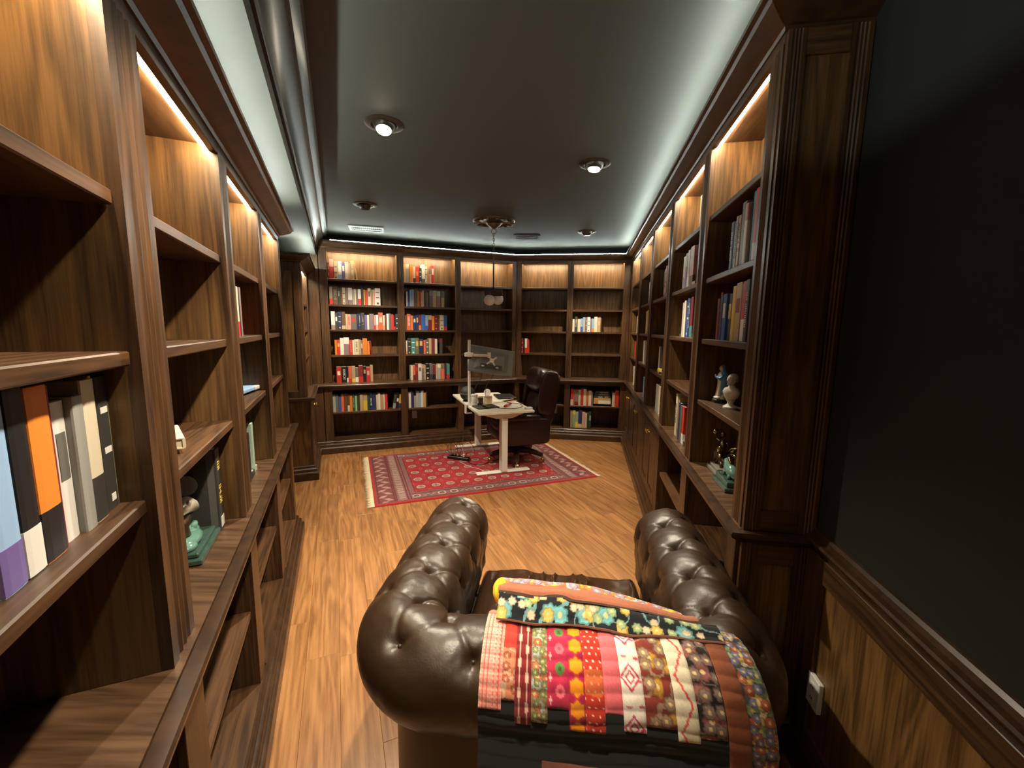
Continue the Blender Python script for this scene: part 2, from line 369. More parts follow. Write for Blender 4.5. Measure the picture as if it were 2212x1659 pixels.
# ------------------------------------------------------------------ bookcases
def fluted(x0, x1, y0, y1, n=3, g=.004):
    """outline of a post whose front (y0) carries n grooves"""
    w = x1-x0; m = .22*w; p = [(x0, y0)]
    s = (w-2*m)/n
    for i in range(n):
        a = x0+m+i*s; p += [(a, y0), (a+s*.3, y0+g), (a+s*.7, y0+g), (a+s, y0)]
    p += [(x1, y0), (x1, y1), (x0, y1)]; return p
def upper_bay(run, xl, xr, head, shelves, depth, lab, stiles, ftop=None, led=True):
    t = thing('bookcase', lab, 'bookcase', run.loc(xl), run.rz, 'tall bookcase bays')
    W = xr-xl; top = (head+.115) if ftop is None else ftop
    link('back_panel', MB().box(-.012, W+.012, depth-.012, depth, CZ+.001, head+.04), WPANEL, t)
    for a, b in ((-.016, 0), (W, W+.016)):
        link('side_panel', MB().box(a, b, .02, depth-.012, CZ+.001, head+.035), WPANEL, t)
    link('top_panel', MB().box(0, W, .02, depth-.012, head+.02, head+.036), WX, t)
    link('header', MB().box(-.002, W+.002, 0, .022, head, top-.03, .0015), WX, t)
    for z in shelves:
        link('shelf', MB().box(.001, W-.001, .012, depth-.012, z-.028, z, .003), WX, t)
    for a, b, fl in stiles:
        m = MB(); 
        if fl: m.prism(fluted(a, b, -.004, .02), CZ+.001, head)
        else: m.box(a, b, 0, .02, CZ+.001, head, .0015)
        m.box(a, b, 0, .02, head, top-.03)
        link('stile', m, WZ, t)
    if led:
        link('light_strip', MB().box(.015, W-.015, .028, .042, head+.008, head+.019), WARM, t)
    return t
def knob(parent, x, y, z):
    link('knob', MB().lathe([(.001,0),(.006,0),(.005,.012),(.012,.016),(.014,.022),(.010,.029),(.001,.031)], 14, (0,0,0)).xf(Matrix.Translation((x,y,z)) @ Matrix.Rotation(radians(90), 4, 'X')), BRASS, parent, True)
def base_bay(run, xl, xr, lab, stiles, o=0.0, depth=.27, doors=False, shelf=.52, outlet=None):
    """o = how far the base stands out from the upper face"""
    t = thing('base_cabinet', lab, 'cabinet', run.loc(xl), run.rz, 'base cabinets under the worktop')
    W = xr-xl; y0 = -o; z0, z1 = .16, CZ-.04
    link('back_panel', MB().box(-.012, W+.012, depth-.012, depth, .02, z1), WPANEL, t)
    for a, b in ((-.016, 0), (W, W+.016)): link('side_panel', MB().box(a, b, y0+.02, depth-.012, .02, z1), WZ, t)
    link('bottom_panel', MB().box(-.014, W+.014, y0-.004, depth-.012, z0-.02, z0+.006), WX, t)
    link('top_rail', MB().box(-.002, W+.002, y0, y0+.02, z1-.035, z1, .0015), WX, t)
    for a, b in stiles: link('stile', MB().box(a, b, y0, y0+.02, z0-.012, z1, .0015), WZ, t)
    if not doors:
        link('shelf', MB().box(.001, W-.001, y0+.015, depth-.012, shelf-.026, shelf, .003), WX, t)
    else:
        hw = W/2
        for k in (0, 1):
            a, b = (0.003, hw-.0015) if k == 0 else (hw+.0015, W-.003); zt, zb = z1-.04, z0+.012; r = .062
            m = MB()
            m.box(a, a+r, y0-.002, y0+.017, zb, zt, .002); m.box(b-r, b, y0-.002, y0+.017, zb, zt, .002)
            m.box(a+r-.001, b-r+.001, y0-.0015, y0+.016, zb, zb+r+.02, .002); m.box(a+r-.001, b-r+.001, y0-.0015, y0+.016, zt-r, zt, .002)
            pa, pb, qa, qb = a+r, b-r, zb+r+.02, zt-r; e = .022
            m.add([(pa,y0+.012,qa),(pb,y0+.012,qa),(pb,y0+.012,qb),(pa,y0+.012,qb),(pa+e,y0+.003,qa+e),(pb-e,y0+.003,qa+e),(pb-e,y0+.003,qb-e),(pa+e,y0+.003,qb-e)],
                  [(0,1,5,4),(1,2,6,5),(2,3,7,6),(3,0,4,7),(4,5,6,7)])
            d = link('door', m, WZ, t)
            knob(d, (b-r*.5) if k == 0 else (a+r*.5), y0-.002, zt-.09)
    return t
WHERE = {}
# right run; openings in t (camera side first)
RO = [(-1.68, -.975), (-.845, -.075), (.055, .825), (.955, 1.725), (1.855, 2.69)]
RNAME = ['nearest', 'second', 'third', 'fourth', 'farthest']
for i, (a, b) in enumerate(RO):
    xl, xr = -b, -a; W = xr-xl
    st = []
    if i == 0: st.append((W, W+.096, True))
    if i < 4: st.append((-(RO[i+1][0]-b), 0, True))
    else: st.append((-(T_RBR-b)+.0, 0, False))
    upper_bay(RR, xl, xr, HEAD, SH, RDEP, RNAME[i]+' tall dark oak bookcase bay on the right wall', st)
    base_bay(RR, xl, xr, RNAME[i]+' base cabinet on the right wall, '+('open with one shelf' if i < 2 else 'with a pair of panelled doors'), [(s[0], s[1]) for s in st], o=.015, depth=RDEP, doors=i >= 2, shelf=.525)
    WHERE[('R', i)] = (RR, xl, xr)
# end of the right run: fluted posts and a panel, above and below the worktop
ep = thing('end_panel', 'dark oak end panel with fluted posts closing the right bookcase', 'panel', RR.pt(T_REND), RR.rz)
# local: x towards camera, y towards the wall
for z0, z1, nm in ((CZ+.001, HEAD+.03, 'u'), (.16, CZ-.05, 'l')):
    def post(y0, y1):
        pr = fluted(y0, y1, 0, .02, 3, .004)      # (u=y, v=depth)
        return MB().prism([(-(v-.02)-.0, u) for u, v in pr], z0, z1)
    link('post', post(.0, .055), WZ, ep); link('post', post(.185, .246), WZ, ep)
    link('panel', MB().box(0, .008, .055, .185, z0+.08, z1-.08), WPANEL, ep)
    for a, b in ((z0, z0+.08), (z1-.08, z1)): link('rail', MB().box(0, .019, .055, .185, a, b, .002), WY, ep)
# left run
LO = [(-2.45, -1.71), (-1.6, -.925), (-.785, -.135), (-.01, .65), (.785, 1.466)]
LNAME = ['rearmost', 'nearest', 'second', 'third', 'farthest']
for i, (a, b) in enumerate(LO):
    W = b-a; st = []
    if i == 0: st.append((-.1, 0, True))
    if i < 4: st.append((W, W+LO[i+1][0]-b, True))
    else: st.append((W, W+T_LEND-b, True))
    upper_bay(LL, a, b, LHEAD, LSH, LDEP, LNAME[i]+' oak bookcase bay of the left wall, lit under its header', st)
    base_bay(LL, a, b, LNAME[i]+' open base cabinet with one shelf, left wall', [(s[0], s[1]) for s in st], o=.01, depth=LDEP, shelf=.5)
    WHERE[('L', i-1)] = (LL, a, b)
ep = thing('end_panel', 'oak end panel at the far end of the left bookcase', 'panel', LL.pt(T_LEND), LL.rz)
link('panel', MB().box(-.018, 0, .02, -WALLO_L, CZ+.001, LHEAD+.03), WPANEL, ep); link('panel', MB().box(-.018, -.001, .015, -WALLO_L, .16, CZ-.055), WPANEL, ep)
# back runs
BO = [(-.87, -.012), (.078, .785), (.866, 1.66)]
BNAME = ['left', 'middle', 'right']
for i, (a, b) in enumerate(BO):
    W = b-a; st = []
    if i == 0: st.append((-.095, 0, False))
    if i < 2: st.append((W, W+BO[i+1][0]-b, True))
    else: st.append((W, W+(T_BLBR-b)-.002, False))
    upper_bay(BL, a, b, HEAD, SH, BDEP, BNAME[i]+' bay of the back-left oak bookcase'+(' behind the desk' if i == 2 else ''), st)
    base_bay(BL, a, b, BNAME[i]+' open base cabinet of the back-left bookcase', [(s[0], s[1]) for s in st], o=.155, depth=BDEP, shelf=.532)
    WHERE[('BL', i)] = (BL, a, b)
BRO = [(-.685, -.005), (.08, .80)]
for i, (a, b) in enumerate(BRO):
    W = b-a; st = []
    if i == 0: st += [(T_BRBL-a+.002, 0, False), (W, W+BRO[1][0]-b, True)]
    else: st.append((W, W+T_BRR-b-.002, False))
    upper_bay(BR, a, b, HEAD, SH, BDEP, ('left', 'right')[i]+' bay of the back-right oak bookcase beside the corner', st)
    base_bay(BR, a, b, ('left', 'right')[i]+' open base cabinet of the back-right bookcase', [(s[0], s[1]) for s in st if s[1]-s[0] > .0], o=.155, depth=BDEP, shelf=.515)
    WHERE[('BR', i)] = (BR, a, b)
# filler boards beside the back-left case
fb = thing('filler_panel', 'oak filler boards between the corner bookcase and back wall bookcase', 'panel', BL.loc(-.97), BL.rz)
link('board', MB().box(T_BLL2+.97, -.003, .004, .022, CZ+.001, HEAD+.03, .002), WZ, fb)
link('board', MB().box(T_BLL2+.97-.02, -.003, -.148, -.13, .16, CZ-.05, .002), WZ, fb)
# corner unit on the left wall
t2 = T_L2+.11; t3 = T_L2BL-.13
fw = t3-t2
u2 = upper_bay(Run(LL.pt(0, L2O).xy, -22.91, 1), t2, t3, LHEAD, LSH, .30, 'narrow oak bookcase bay in the far left corner', [(-.11, 0, True), (fw, fw+.128, False)])
link('end_panel', MB().box(-.11, -.092, .02, .33, CZ+.07, LHEAD-.03), WPANEL, u2)
for a, b, z0, z1 in ((.02, .075, CZ, LHEAD+.03), (.27, .33, CZ, LHEAD+.03), (.075, .27, CZ, CZ+.07), (.075, .27, LHEAD-.06, LHEAD+.03)):
    link('end_frame', MB().box(-.116, -.098, a, b, z0+.001, z1, .002), WZ, u2)
b2 = base_bay(Run(LL.pt(0, L2O).xy, -22.91, 1), t2, t3, 'closed corner cabinet with brass knob, far left', [(-.11, 0), (fw, fw+.1)], o=.03, depth=.30, doors=True)
link('end_panel', MB().box(-.11, -.092, -.01, .33, .16, CZ-.05), WPANEL, b2)

# right wall below the rail
def rseg(name, t0, t1, o0, o1, z0, z1, mat, parent=None, c=.002, **p):
    m = MB().box(-t1, -t0, -o1, -o0, z0, z1, c); o = link(name, m, mat, parent, **p)
    if parent is None: o.location = RR.loc(0); o.rotation_euler = (0, 0, RR.rz)
    return o
rail = [(.0, .855), (.010, .855), (.012, .868), (.02, .874), (.022, .884), (.035, .892), (.04, .9), (.036, .908), (.02, .911), (.016, .925), (.008, .934), (0, .936)]
rl = link('trim_3', sweep(rail, [(RR, WALLO_R, 1)], (fixed_end(RR, -4.9, WALLO_R), fixed_end(RR, T_REND-.012, WALLO_R)), close=True), MATS['oak_moulding'], None, 20, kind='structure')
wn = rseg('trim_4', -4.9, T_REND-.021, WALLO_R, WALLO_R+.006, .0, .86, WPANEL, c=0, kind='structure')
for a, b in ((-1.9, T_REND-.022), (-2.95, -2.83), (-4.0, -3.88)): rseg('stile', a, b, WALLO_R+.006, WALLO_R+.02, .1, .856, WZ, wn)
for a, b in ((-2.83, -1.9), (-3.88, -2.95)):
    rseg('rail', a, b, WALLO_R+.006, WALLO_R+.019, .10, .2, WX, wn); rseg('rail', a, b, WALLO_R+.006, WALLO_R+.019, .77, .856, WX, wn)
link('baseboard_right', sweep([(0, 0), (.028, 0), (.028, .1), (.022, .12), (.012, .13), (0, .132)], [(RR, WALLO_R+.006, 1)], (fixed_end(RR, -4.9, WALLO_R+.006), fixed_end(RR, T_REND-.05, WALLO_R+.006)), close=True), MATS['oak_moulding'], None, 20, kind='structure')
OUTW = plain('outlet_white', (0.72, 0.72, 0.68), .4)
def outlet(run, x, y, z, lab, w=.072, h=.115, dp=.006):
    t = thing('wall_outlet', lab, 'outlet', run.loc(x, z), run.rz)
    link('plate', MB().box(-w/2, w/2, y-dp, y, -h/2, h/2, .0025), OUTW, t)
    for s in (-1, 1):
        rc = link('receptacle', MB().lathe([(.001,0),(.014,0),(.0155,.002),(.0155,.004)], 16).xf(Matrix.Translation((0, y-dp+.001, s*.021)) @ Matrix.Rotation(radians(-90), 4, 'X') @ Matrix.Scale(-1, 4, (0,0,1))), OUTW, t, True)
        link('slot', MB().box(-.006, -.004, y-dp-.0042, y-dp-.0025, s*.021-.004, s*.021+.005).box(.004, .006, y-dp-.0042, y-dp-.0025, s*.021-.004, s*.021+.005), BLACK, rc)
    return t
outlet(RR, 1.925, -WALLO_R-.006, .372, 'white outlet plate on the dark panelled wall right of the armchair', dp=.016)
outlet(BL, .22, BDEP-.013, .36, 'small white outlet inside the middle base cabinet left of the desk')
outlet(BR, -.15, BDEP-.013, .36, 'small white outlet inside the base cabinet right of the office chair')
# ------------------------------------------------------------------ books
PAL = {'K':((.012,.012,.014),'black'),'k':((.045,.042,.038),'charcoal'),'G':((.13,.125,.11),'grey'),'g':((.36,.36,.33),'pale grey'),'W':((.74,.72,.66),'white'),
 'w':((.68,.60,.44),'cream'),'t':((.46,.33,.18),'tan'),'b':((.13,.065,.03),'brown'),'R':((.55,.035,.025),'red'),'r':((.19,.022,.025),'maroon'),'o':((.72,.22,.03),'orange'),
 'O':((.66,.13,.07),'salmon red'),'p':((.62,.34,.29),'pink'),'P':((.16,.11,.33),'purple'),'B':((.04,.11,.36),'blue'),'n':((.022,.032,.10),'navy'),'s':((.25,.40,.62),'light blue'),
 'T':((.06,.24,.25),'teal'),'e':((.24,.46,.22),'green'),'E':((.02,.07,.04),'dark green'),'y':((.74,.55,.08),'yellow'),'Y':((.60,.36,.10),'gold'),'m':((.24,.17,.17),'mauve'),
 'v':((.34,.45,.36),'sage green'),'q':((.16,.15,.07),'olive')}
def bmat(c): return plain('cover_'+PAL[c][1].replace(' ', '_'), PAL[c][0], .45, vary=.14)
ORD = 'first second third fourth fifth sixth seventh eighth ninth tenth eleventh twelfth thirteenth fourteenth fifteenth sixteenth seventeenth eighteenth nineteenth twentieth twenty-first twenty-second twenty-third twenty-fourth twenty-fifth twenty-sixth'.split()
def cover_mb(w, h, d):
    """boards and a slightly rounded spine; spine at y=0, pages open at the back, top and foot"""
    b = min(.003, w*.16); r = min(.004, w*.25); m = MB()
    out = [(-w/2, d), (-w/2, r), (-w/2+r*.35, r*.3), (-w/4, 0), (w/4, 0), (w/2-r*.35, r*.3), (w/2, r), (w/2, d)]
    inn = [(w/2-b, d), (w/2-b, r+b), (-w/2+b, r+b), (-w/2+b, d)]
    p = out + inn
    n = len(p); v = [(a, c, 0) for a, c in p] + [(a, c, h) for a, c in p]
    f = [(i, (i+1) % n, n+(i+1) % n, n+i) for i in range(n)]
    for o_, rev in ((0, True), (n, False)):
        for q in ((0, 1, 10, 11), (1, 2, 10), (2, 3, 10), (3, 4, 9, 10), (4, 5, 9), (5, 6, 9), (6, 7, 8, 9)):
            q = [i+o_ for i in q]; f.append(tuple(q[::-1] if rev else q))
    # outline runs clockwise: flip everything
    return m.add(v, [tuple(reversed(q)) for q in f]), b
def glyph_row(mb, x0, x1, z0, z1, y, rnd, n):
    """a row of small letter-like strokes up the spine"""
    s = (z1-z0)/n
    for i in range(n):
        if rnd.random() < .12: continue
        a = z0+i*s; mb.box(x0, x1, y-.0008, y+.001, a, a+s*.22)
        if rnd.random() < .7: mb.box(x0, x1, y-.0008, y+.001, a+s*.52, a+s*.74)
        k = rnd.choice((0, .5, 1)); xa = x0+(x1-x0)*.82*k; mb.box(xa, xa+(x1-x0)*.18, y-.0008, y+.001, a, a+s*.74)
BN = [0]
def book(run, x, y, z, w, h, d, c, style='', acc='', lab='', group='', lean=0.0, flat=None, small=True, text=None):
    BN[0] += 1; rnd = random.Random(BN[0])
    cm, b = cover_mb(w, h, d)
    o = link('book', cm, bmat(c)); tag(o, lab, 'book', group)
    p = run.loc(x, z); off = Vector((-sin(run.rz), cos(run.rz), 0))*y; o.location = p + off
    M = Matrix.Rotation(run.rz, 4, 'Z') @ Matrix.Rotation(lean, 4, 'Y')
    if flat is not None: M = Matrix.Rotation(run.rz + flat, 4, 'Z') @ Matrix.Rotation(radians(90), 4, 'Y') @ Matrix.Translation((-w/2, 0, -h/2)) 
    o.matrix_world = Matrix.Translation(o.location) @ M
    link('pages', MB().box(-w/2+b*.9, w/2-b*.9, min(.004, w*.25)+b, d-.004, .003, h-.003), PAGES, o)
    if style:
        am = bmat(acc); e = .0007; w2 = w/2
        if style == 't':
            q = MB(); z0, z1 = h*rnd.uniform(.2, .34), h*rnd.uniform(.78, .92); ww = w*rnd.uniform(.18, .28)
            glyph_row(q, -ww, ww, z0, z1, 0, rnd, max(4, int((z1-z0)/.017))); link('spine_title', q, am, o, kind='stuff')
        elif style == 'l':
            z0 = h*rnd.uniform(.42, .55); link('spine_label', MB().box(-w2*.62, w2*.62, -e, .002, z0, z0+h*rnd.uniform(.22, .34)), am, o)
        elif style in 'bu':
            f = rnd.uniform(.22, .4); z0, z1 = (.002, h*f) if style == 'b' else (h*(1-f), h-.002)
            r = min(.004, w*.25); k = .0006
            link('spine_band', MB().prism([(-w2-k, r+.012), (-w2-k, r), (-w2+r*.35-k, r*.3-k), (-w/4, -k), (w/4, -k), (w2-r*.35+k, r*.3-k), (w2+k, r), (w2+k, r+.012)][::-1], z0, z1), am, o)
        elif style == 's':
            q = MB(); z0 = h*rnd.uniform(.3, .5)
            for j in range(2): q.box(-w2*.6, w2*.6, -e, .002, z0+j*h*.3, z0+j*h*.3+h*.045)
            q.box(-w2*.4, w2*.4, -e, .002, h*.06, h*.06+w*.35)
            link('spine_stripes', q, am, o, kind='stuff')
    if text:
        cu = bpy.data.curves.new('t', 'FONT'); cu.body = text; cu.size = .03; cu.extrude = .0006; cu.align_x = 'CENTER'; cu.align_y = 'CENTER'
        to = bpy.data.objects.new('t', cu); COL.objects.link(to); dg = bpy.context.evaluated_depsgraph_get()
        me = bpy.data.meshes.new_from_object(to.evaluated_get(dg)); bpy.data.objects.remove(to)
        xs = [v.co.x for v in me.vertices]; s = h*.72/(max(xs)-min(xs)); ys = [v.co.y for v in me.vertices]; sy = w*.5/(max(ys)-min(ys))
        for v in me.vertices: v.co = Vector((v.co.y*sy, -v.co.z-.0005, h*.52 - v.co.x*s))
        me.flip_normals()
        t = bpy.data.objects.new('spine_lettering', me); COL.objects.link(t); t.parent = o; me.materials.append(bmat(acc or 'W'))
    return o
STY = {'t':'lettering','l':'spine label','b':'lower band','u':'top band','s':'stripes'}
TOK = re.compile(r'^([A-Za-z_])(\d+)(?:\.(\d+))?(?:([tlbus])([A-Za-z]))?([<>]?)(?::(\w+))?$')
def shelf(key, z, unit, x0, spec, where, y=.014, d=.165, big=False):
    if z in (SH[0], LSH[0]): y = max(y, .066); d = min(d, .15)
    run, xl, xr = WHERE[key]; x = xl+x0; n = 0
    for tk in spec.split():
        c, w, h, st, ac, ln, tx = TOK.match(tk).groups(); w = int(w)*unit
        if c == '_': x += w; continue
        h = int(h)/1000 if h else .225
        n += 1; word = 'tall ' if h > .255 else ('small ' if h < .19 else ('thick ' if w > .052 else ('thin ' if w < .019 else '')))
        lab = '%s%s book%s, %s from left, %s' % (word, PAL[c][1], (' with %s %s' % (PAL[ac][1], STY[st])) if st else ((' titled in %s' % PAL[ac or 'W'][1]) if tx else ''), ORD[n-1], where)
        rnd = random.Random(n*31+int(z*1000)); lean = {'<':-.13,'>':.13}.get(ln, 0); yy = y+rnd.uniform(0, .012)
        w = max(w, .008)
        book(run, x+w/2 - (h*.06 if ln == '>' else 0) + (h*.06 if ln == '<' else 0), yy, z+(.0 if not ln else abs(sin(lean))*w/2+.0005), w-.0012, h, d+rnd.uniform(-.02, .01), c, st or '', ac or '', lab, 'books on the '+where, lean, text=tx)
        x += w
U, U2 = .00080, .00044
shelf(('BL',0), SH[0], U2, .0, '_6 r60.200tp R110.252up t110.228sk W115.228bs P80.215lW w100.225 p50.212 t110.245tw t60.225<', 'top shelf, far-left back bay', d=.15)
shelf(('BL',0), SH[1], U, .012, 'g50.222bR b80.222tg E30.215lv b35.212 w45.215sr m40.213 W65.216bm g30.200 w30.202 m25.198 W50.202bR k40.216 y20.200 R45.196 w50.220lG t25.205 p35.205 W90.225sr', 'second shelf, far-left back bay')
shelf(('BL',0), SH[2], U, .02, 'W60.232bm k40.215lW n60.228sg b55.228bt t30.200tw p55.198tR G90.200lR n25.205 n40.208tg k55.222tg P40.195 w35.196 m75.210 p30.195bR W40.198bp O75.230lw w30.195bY r30.200 W35.215 G35.220 R50.208 K25.195bR k45.215sW', 'third shelf, far-left back bay')
shelf(('BL',0), SH[3], U, .05, 'o35.195 R45.198ly W60.222 m80.232uW R50.196tp w30.192 w70.205tk t35.202 m25.190lw o75.218 o40.180 r35.180<', 'fourth shelf, far-left back bay')
shelf(('BL',0), CZ+.001, .00044, .055, 'R140.208lw K150.206:ANARCHY K45.205bW O100.210bR t100.212by G85.190bW r135.218bR K90.208lt R120.195lp t80.222', 'worktop, far-left back bay')
shelf(('BL',0), .532, U, .0, 'v45.225bg G40.222 B40.205 O45.225 b50.225 b35.222bw o45.210 E35.215tv e35.205 k40.210 t55.215 y65.212ut E40.210 n40.215tW n60.205 w25.205 w45.222 t45.205 w25.212 R45.208 _95 k45.195bg> K45.195lW> Y50.195bn>', 'base shelf, far-left back bay', y=-.12, d=.2)
V, V2 = .000826, .000373
shelf(('BL',1), SH[0], V2, .0, '_6 Y90.245 g130.248uw o140.245 w90.220bk R125.222lo k100.208sW W120.255bG w80.235sK Y70.205 p85.215um R110.245lw', 'top shelf, second back bay', d=.15)
shelf(('BL',1), SH[1], V2, .03, 'w50.200 n70.224bB s60.222 s100.228bg b90.218 q60.222 o30.210 R85.205 w40.198 t70.222 k70.212 m60.200 k60.205 G130.226um t140.226ug m150.222ug k20.215 t120.220uG', 'second shelf, second back bay')
shelf(('BL',1), SH[2], V, .0, '_4 b35.200 O65.218tw o35.198 n50.196lW n45.210lY r40.208bo B70.216 s50.208bB r60.210ut o45.196 r60.212sp r30.205 w70.214sb B60.208bR', 'third shelf, second back bay')
shelf(('BL',1), SH[3], V, .012, 'w25.190bo k60.222sg T70.222sW q60.224lY n75.212lY _5 O35.190 G55.200sW t45.218 r55.220 w45.212 _42 k50.218ur', 'fourth shelf, second back bay')
shelf(('BL',1), CZ+.001, V2, .07, 'w85.205 O95.205br r95.228lR W135.228lG m80.218up t70.208 K145.228sW G130.225bk r110.215bK t65.208bp g130.222uw O150.218uq _30 k45.220 T125.218bR', 'worktop, second back bay')
shelf(('BL',1), .532, V, .0, '_10 W50.220 n45.222 g35.165 g50.228 s30.205 W45.232 Y40.205 k25.225', 'base shelf, second back bay', y=-.12, d=.2)
shelf(('BR',0), SH[3], .00174, .0, '_2 r18.225sp K12.215 W20.222bR R15.210', 'fourth shelf, bay above the office chair', d=.15)
B1, B2 = .000391, .000501
shelf(('BR',1), SH[2], B1, .0, '_4 w85.185 k110.222tw w115.188 s80.195bB g95.215us m75.215sw W110.218sG m50.192 s95.195bo w120.222 t120.212lp b40.205', 'third shelf, far-right back bay')
shelf(('BR',1), .515, B2, .008, 'R75.240bw O45.228 m110.225br w70.228 R75.240 w90.245 O60.215 w85.222 m50.205 _550 w80.205 R110.240 k30.225', 'base shelf, far-right back bay', y=-.13, d=.2)
shelf(('BR',1), .171, B2, .012, 't75.258 e75.262uy v90.245by n110.262bw p90.245 w55.228 E60.228 E60.245lw', 'cabinet floor, far-right back bay', y=-.13, d=.2)
run, xl, xr = WHERE[('BR',1)]; zz = .5155
for k, (c, th, st, ac, ln, nm) in enumerate((('W',.060,'b','Y',.245,'thick white book at the bottom of the flat stack'),('Y',.042,'','',.24,'golden tan book lying flat above the white one'),('k',.034,'t','w',.235,'charcoal book lying third in the flat stack'),('K',.036,'t','g',.225,'black book lying fourth in the flat stack'),('k',.03,'t','W',.20,'charcoal book on top of the flat stack'))):
    book(run, xl+.008+B2*655+.135, -.13, zz+th/2, th, ln, .17, c, st, ac, nm+', base shelf right of chair', 'flat stack of books', flat=0.0); zz += th+.0006
# right wall, sizes in mm; local x grows towards the camera, so lists run from the far end to the near end
M1 = .001
def rs(i, z, x0, spec, sh): shelf(('R',i), z, M1, x0, spec, sh+', %s right-wall bay' % RNAME[i], y=.03, d=.17)
rs(0, SH[1], .272, 'n40.222tW K42.218 g30.228tk t30.226tr G48.270 W34.252up K20.245 T38.285 R36.285bw k40.27', 'second shelf')
rs(0, SH[2], .158, 'r36.205 r28.232sw n38.215 B52.218lW k52.215ly y42.245 t66.255lr r34.245 R44.252bW k36.255tw k60.25', 'third shelf')
rs(1, SH[0], .43, 'w120.235bp m20.24 t62.262 t60.264', 'top shelf')
rs(1, SH[1], .20, 'W72.225bg m22.215 P56.232uv W58.242ty p96.252bb p80.25', 'second shelf')
rs(1, SH[2], .235, 'k26.19tW g56.232 w28.228 W50.240 B44.252sW n44.248tW r66.255bT k60.25', 'third shelf')
rs(1, CZ+.001, .26, 'w62.300tk t30.285 p24.225 n58.255 G60.245 R50.250bW W12.29 k60.28', 'worktop')
rs(2, SH[0], .39, 's58.225uy w36.210 n30.20 W60.242uy t60.24', 'top shelf')
rs(2, SH[1], .36, 'm30.235 w52.240tr r20.22 p60.255sr w60.25', 'second shelf')
rs(2, SH[3], .30, 'r52.21bR W72.232 k70.235 y40.2', 'fourth shelf')
rs(2, CZ+.001, .30, 'g96.255 k24.22 w86.255 w60.25', 'worktop')
rs(3, SH[0], .39, 't56.215ty w90.245 y50.24', 'top shelf')
rs(3, SH[1], .38, 'W52.225sk G90.230 k50.22', 'second shelf')
rs(3, SH[2], .29, 'w70.245uy y48.255 t90.24', 'third shelf')
rs(3, SH[3], .22, 'W130.255 W60.25', 'fourth shelf')
rs(3, CZ+.001, .36, 's60.225 k90.22', 'worktop')
rs(4, SH[0], .56, 'p60.245 t50.24', 'top shelf'); rs(4, SH[1], .45, 'W70.225 w60.22', 'second shelf'); rs(4, SH[2], .42, 'g60.215 t60.22', 'third shelf')
rs(4, SH[3], .38, 'R70.225 r60.22', 'fourth shelf'); rs(4, CZ+.001, .30, 'W60.255 g60.25', 'worktop')
run, xl, xr = WHERE[('R',2)]
book(run, xl+.55, .03, SH[3]+.0155, .03, .22, .15, 'y', 't', 'w', 'yellow book lying flat on the fourth shelf, third right-wall bay', 'flat books', flat=.12)
# left wall; lists run from the near end to the far end
def ls(i, z, x0, spec, sh): shelf(('L',i), z, M1, x0, spec, sh+', %s left-wall bay' % LNAME[i+1], y=.045, d=.2)
ls(0, LSH[2], .26, 'n50.245 w36.245 s46.262bP K40.272bW o52.265bK r16.262 W40.232lG g34.235 w44.258bk y10.262 k42.258sW q40.245sG', 'third shelf')
ls(2, LSH[0], .05, 'n40.23 w36.252 w38.262', 'top shelf')
ls(2, LSH[1], .16, 'n46.225 P40.232 O44.228bK w42.225bR m40.225 R26.205', 'second shelf')
ls(2, CZ+.001, .12, 'r40.23 o42.235 w46.24 y20.225 K62.235 K40.24 k52.24 v44.255 g26.25', 'worktop')
run, xl, xr = WHERE[('L',1)]
book(run, .23-.72+.0, .07, LSH[2]+.0155, .030, .20, .14, 'w', '', '', 'cream book lying flat on the shelf above the metal sculpture', flat=.35)
run, xl, xr = WHERE[('L',2)]
book(run, .55, .06, LSH[2]+.0105, .020, .22, .15, 's', 'u', 'W', 'light blue book lying flat on the third shelf, third left-wall bay', flat=-.2)
# tall black book in a clear jacket beside the metal sculpture
run, xl, xr = WHERE[('L',1)]
jb = book(run, xr-.075, .055, CZ+.001, .052, .305, .20, 'k', 't', 'y', 'tall black jacketed book with yellow spine lettering and pale disc on its cover')
link('cover_disc', MB().lathe([(.001,0),(.036,0),(.036,.0008),(.001,.0008)], 32).xf(Matrix.Translation((-.0268, .095, .185)) @ Matrix.Rotation(radians(-90), 4, 'Y')), bmat('g'), jb)
link('cover_border', MB().box(-.0268, -.0258, .008, .03, .004, .301).box(-.0268, -.0258, .03, .196, .285, .301), bmat('G'), jb)
link('paper_label', MB().box(-.018, .018, -.0012, .001, .012, .05), bmat('W'), jb)
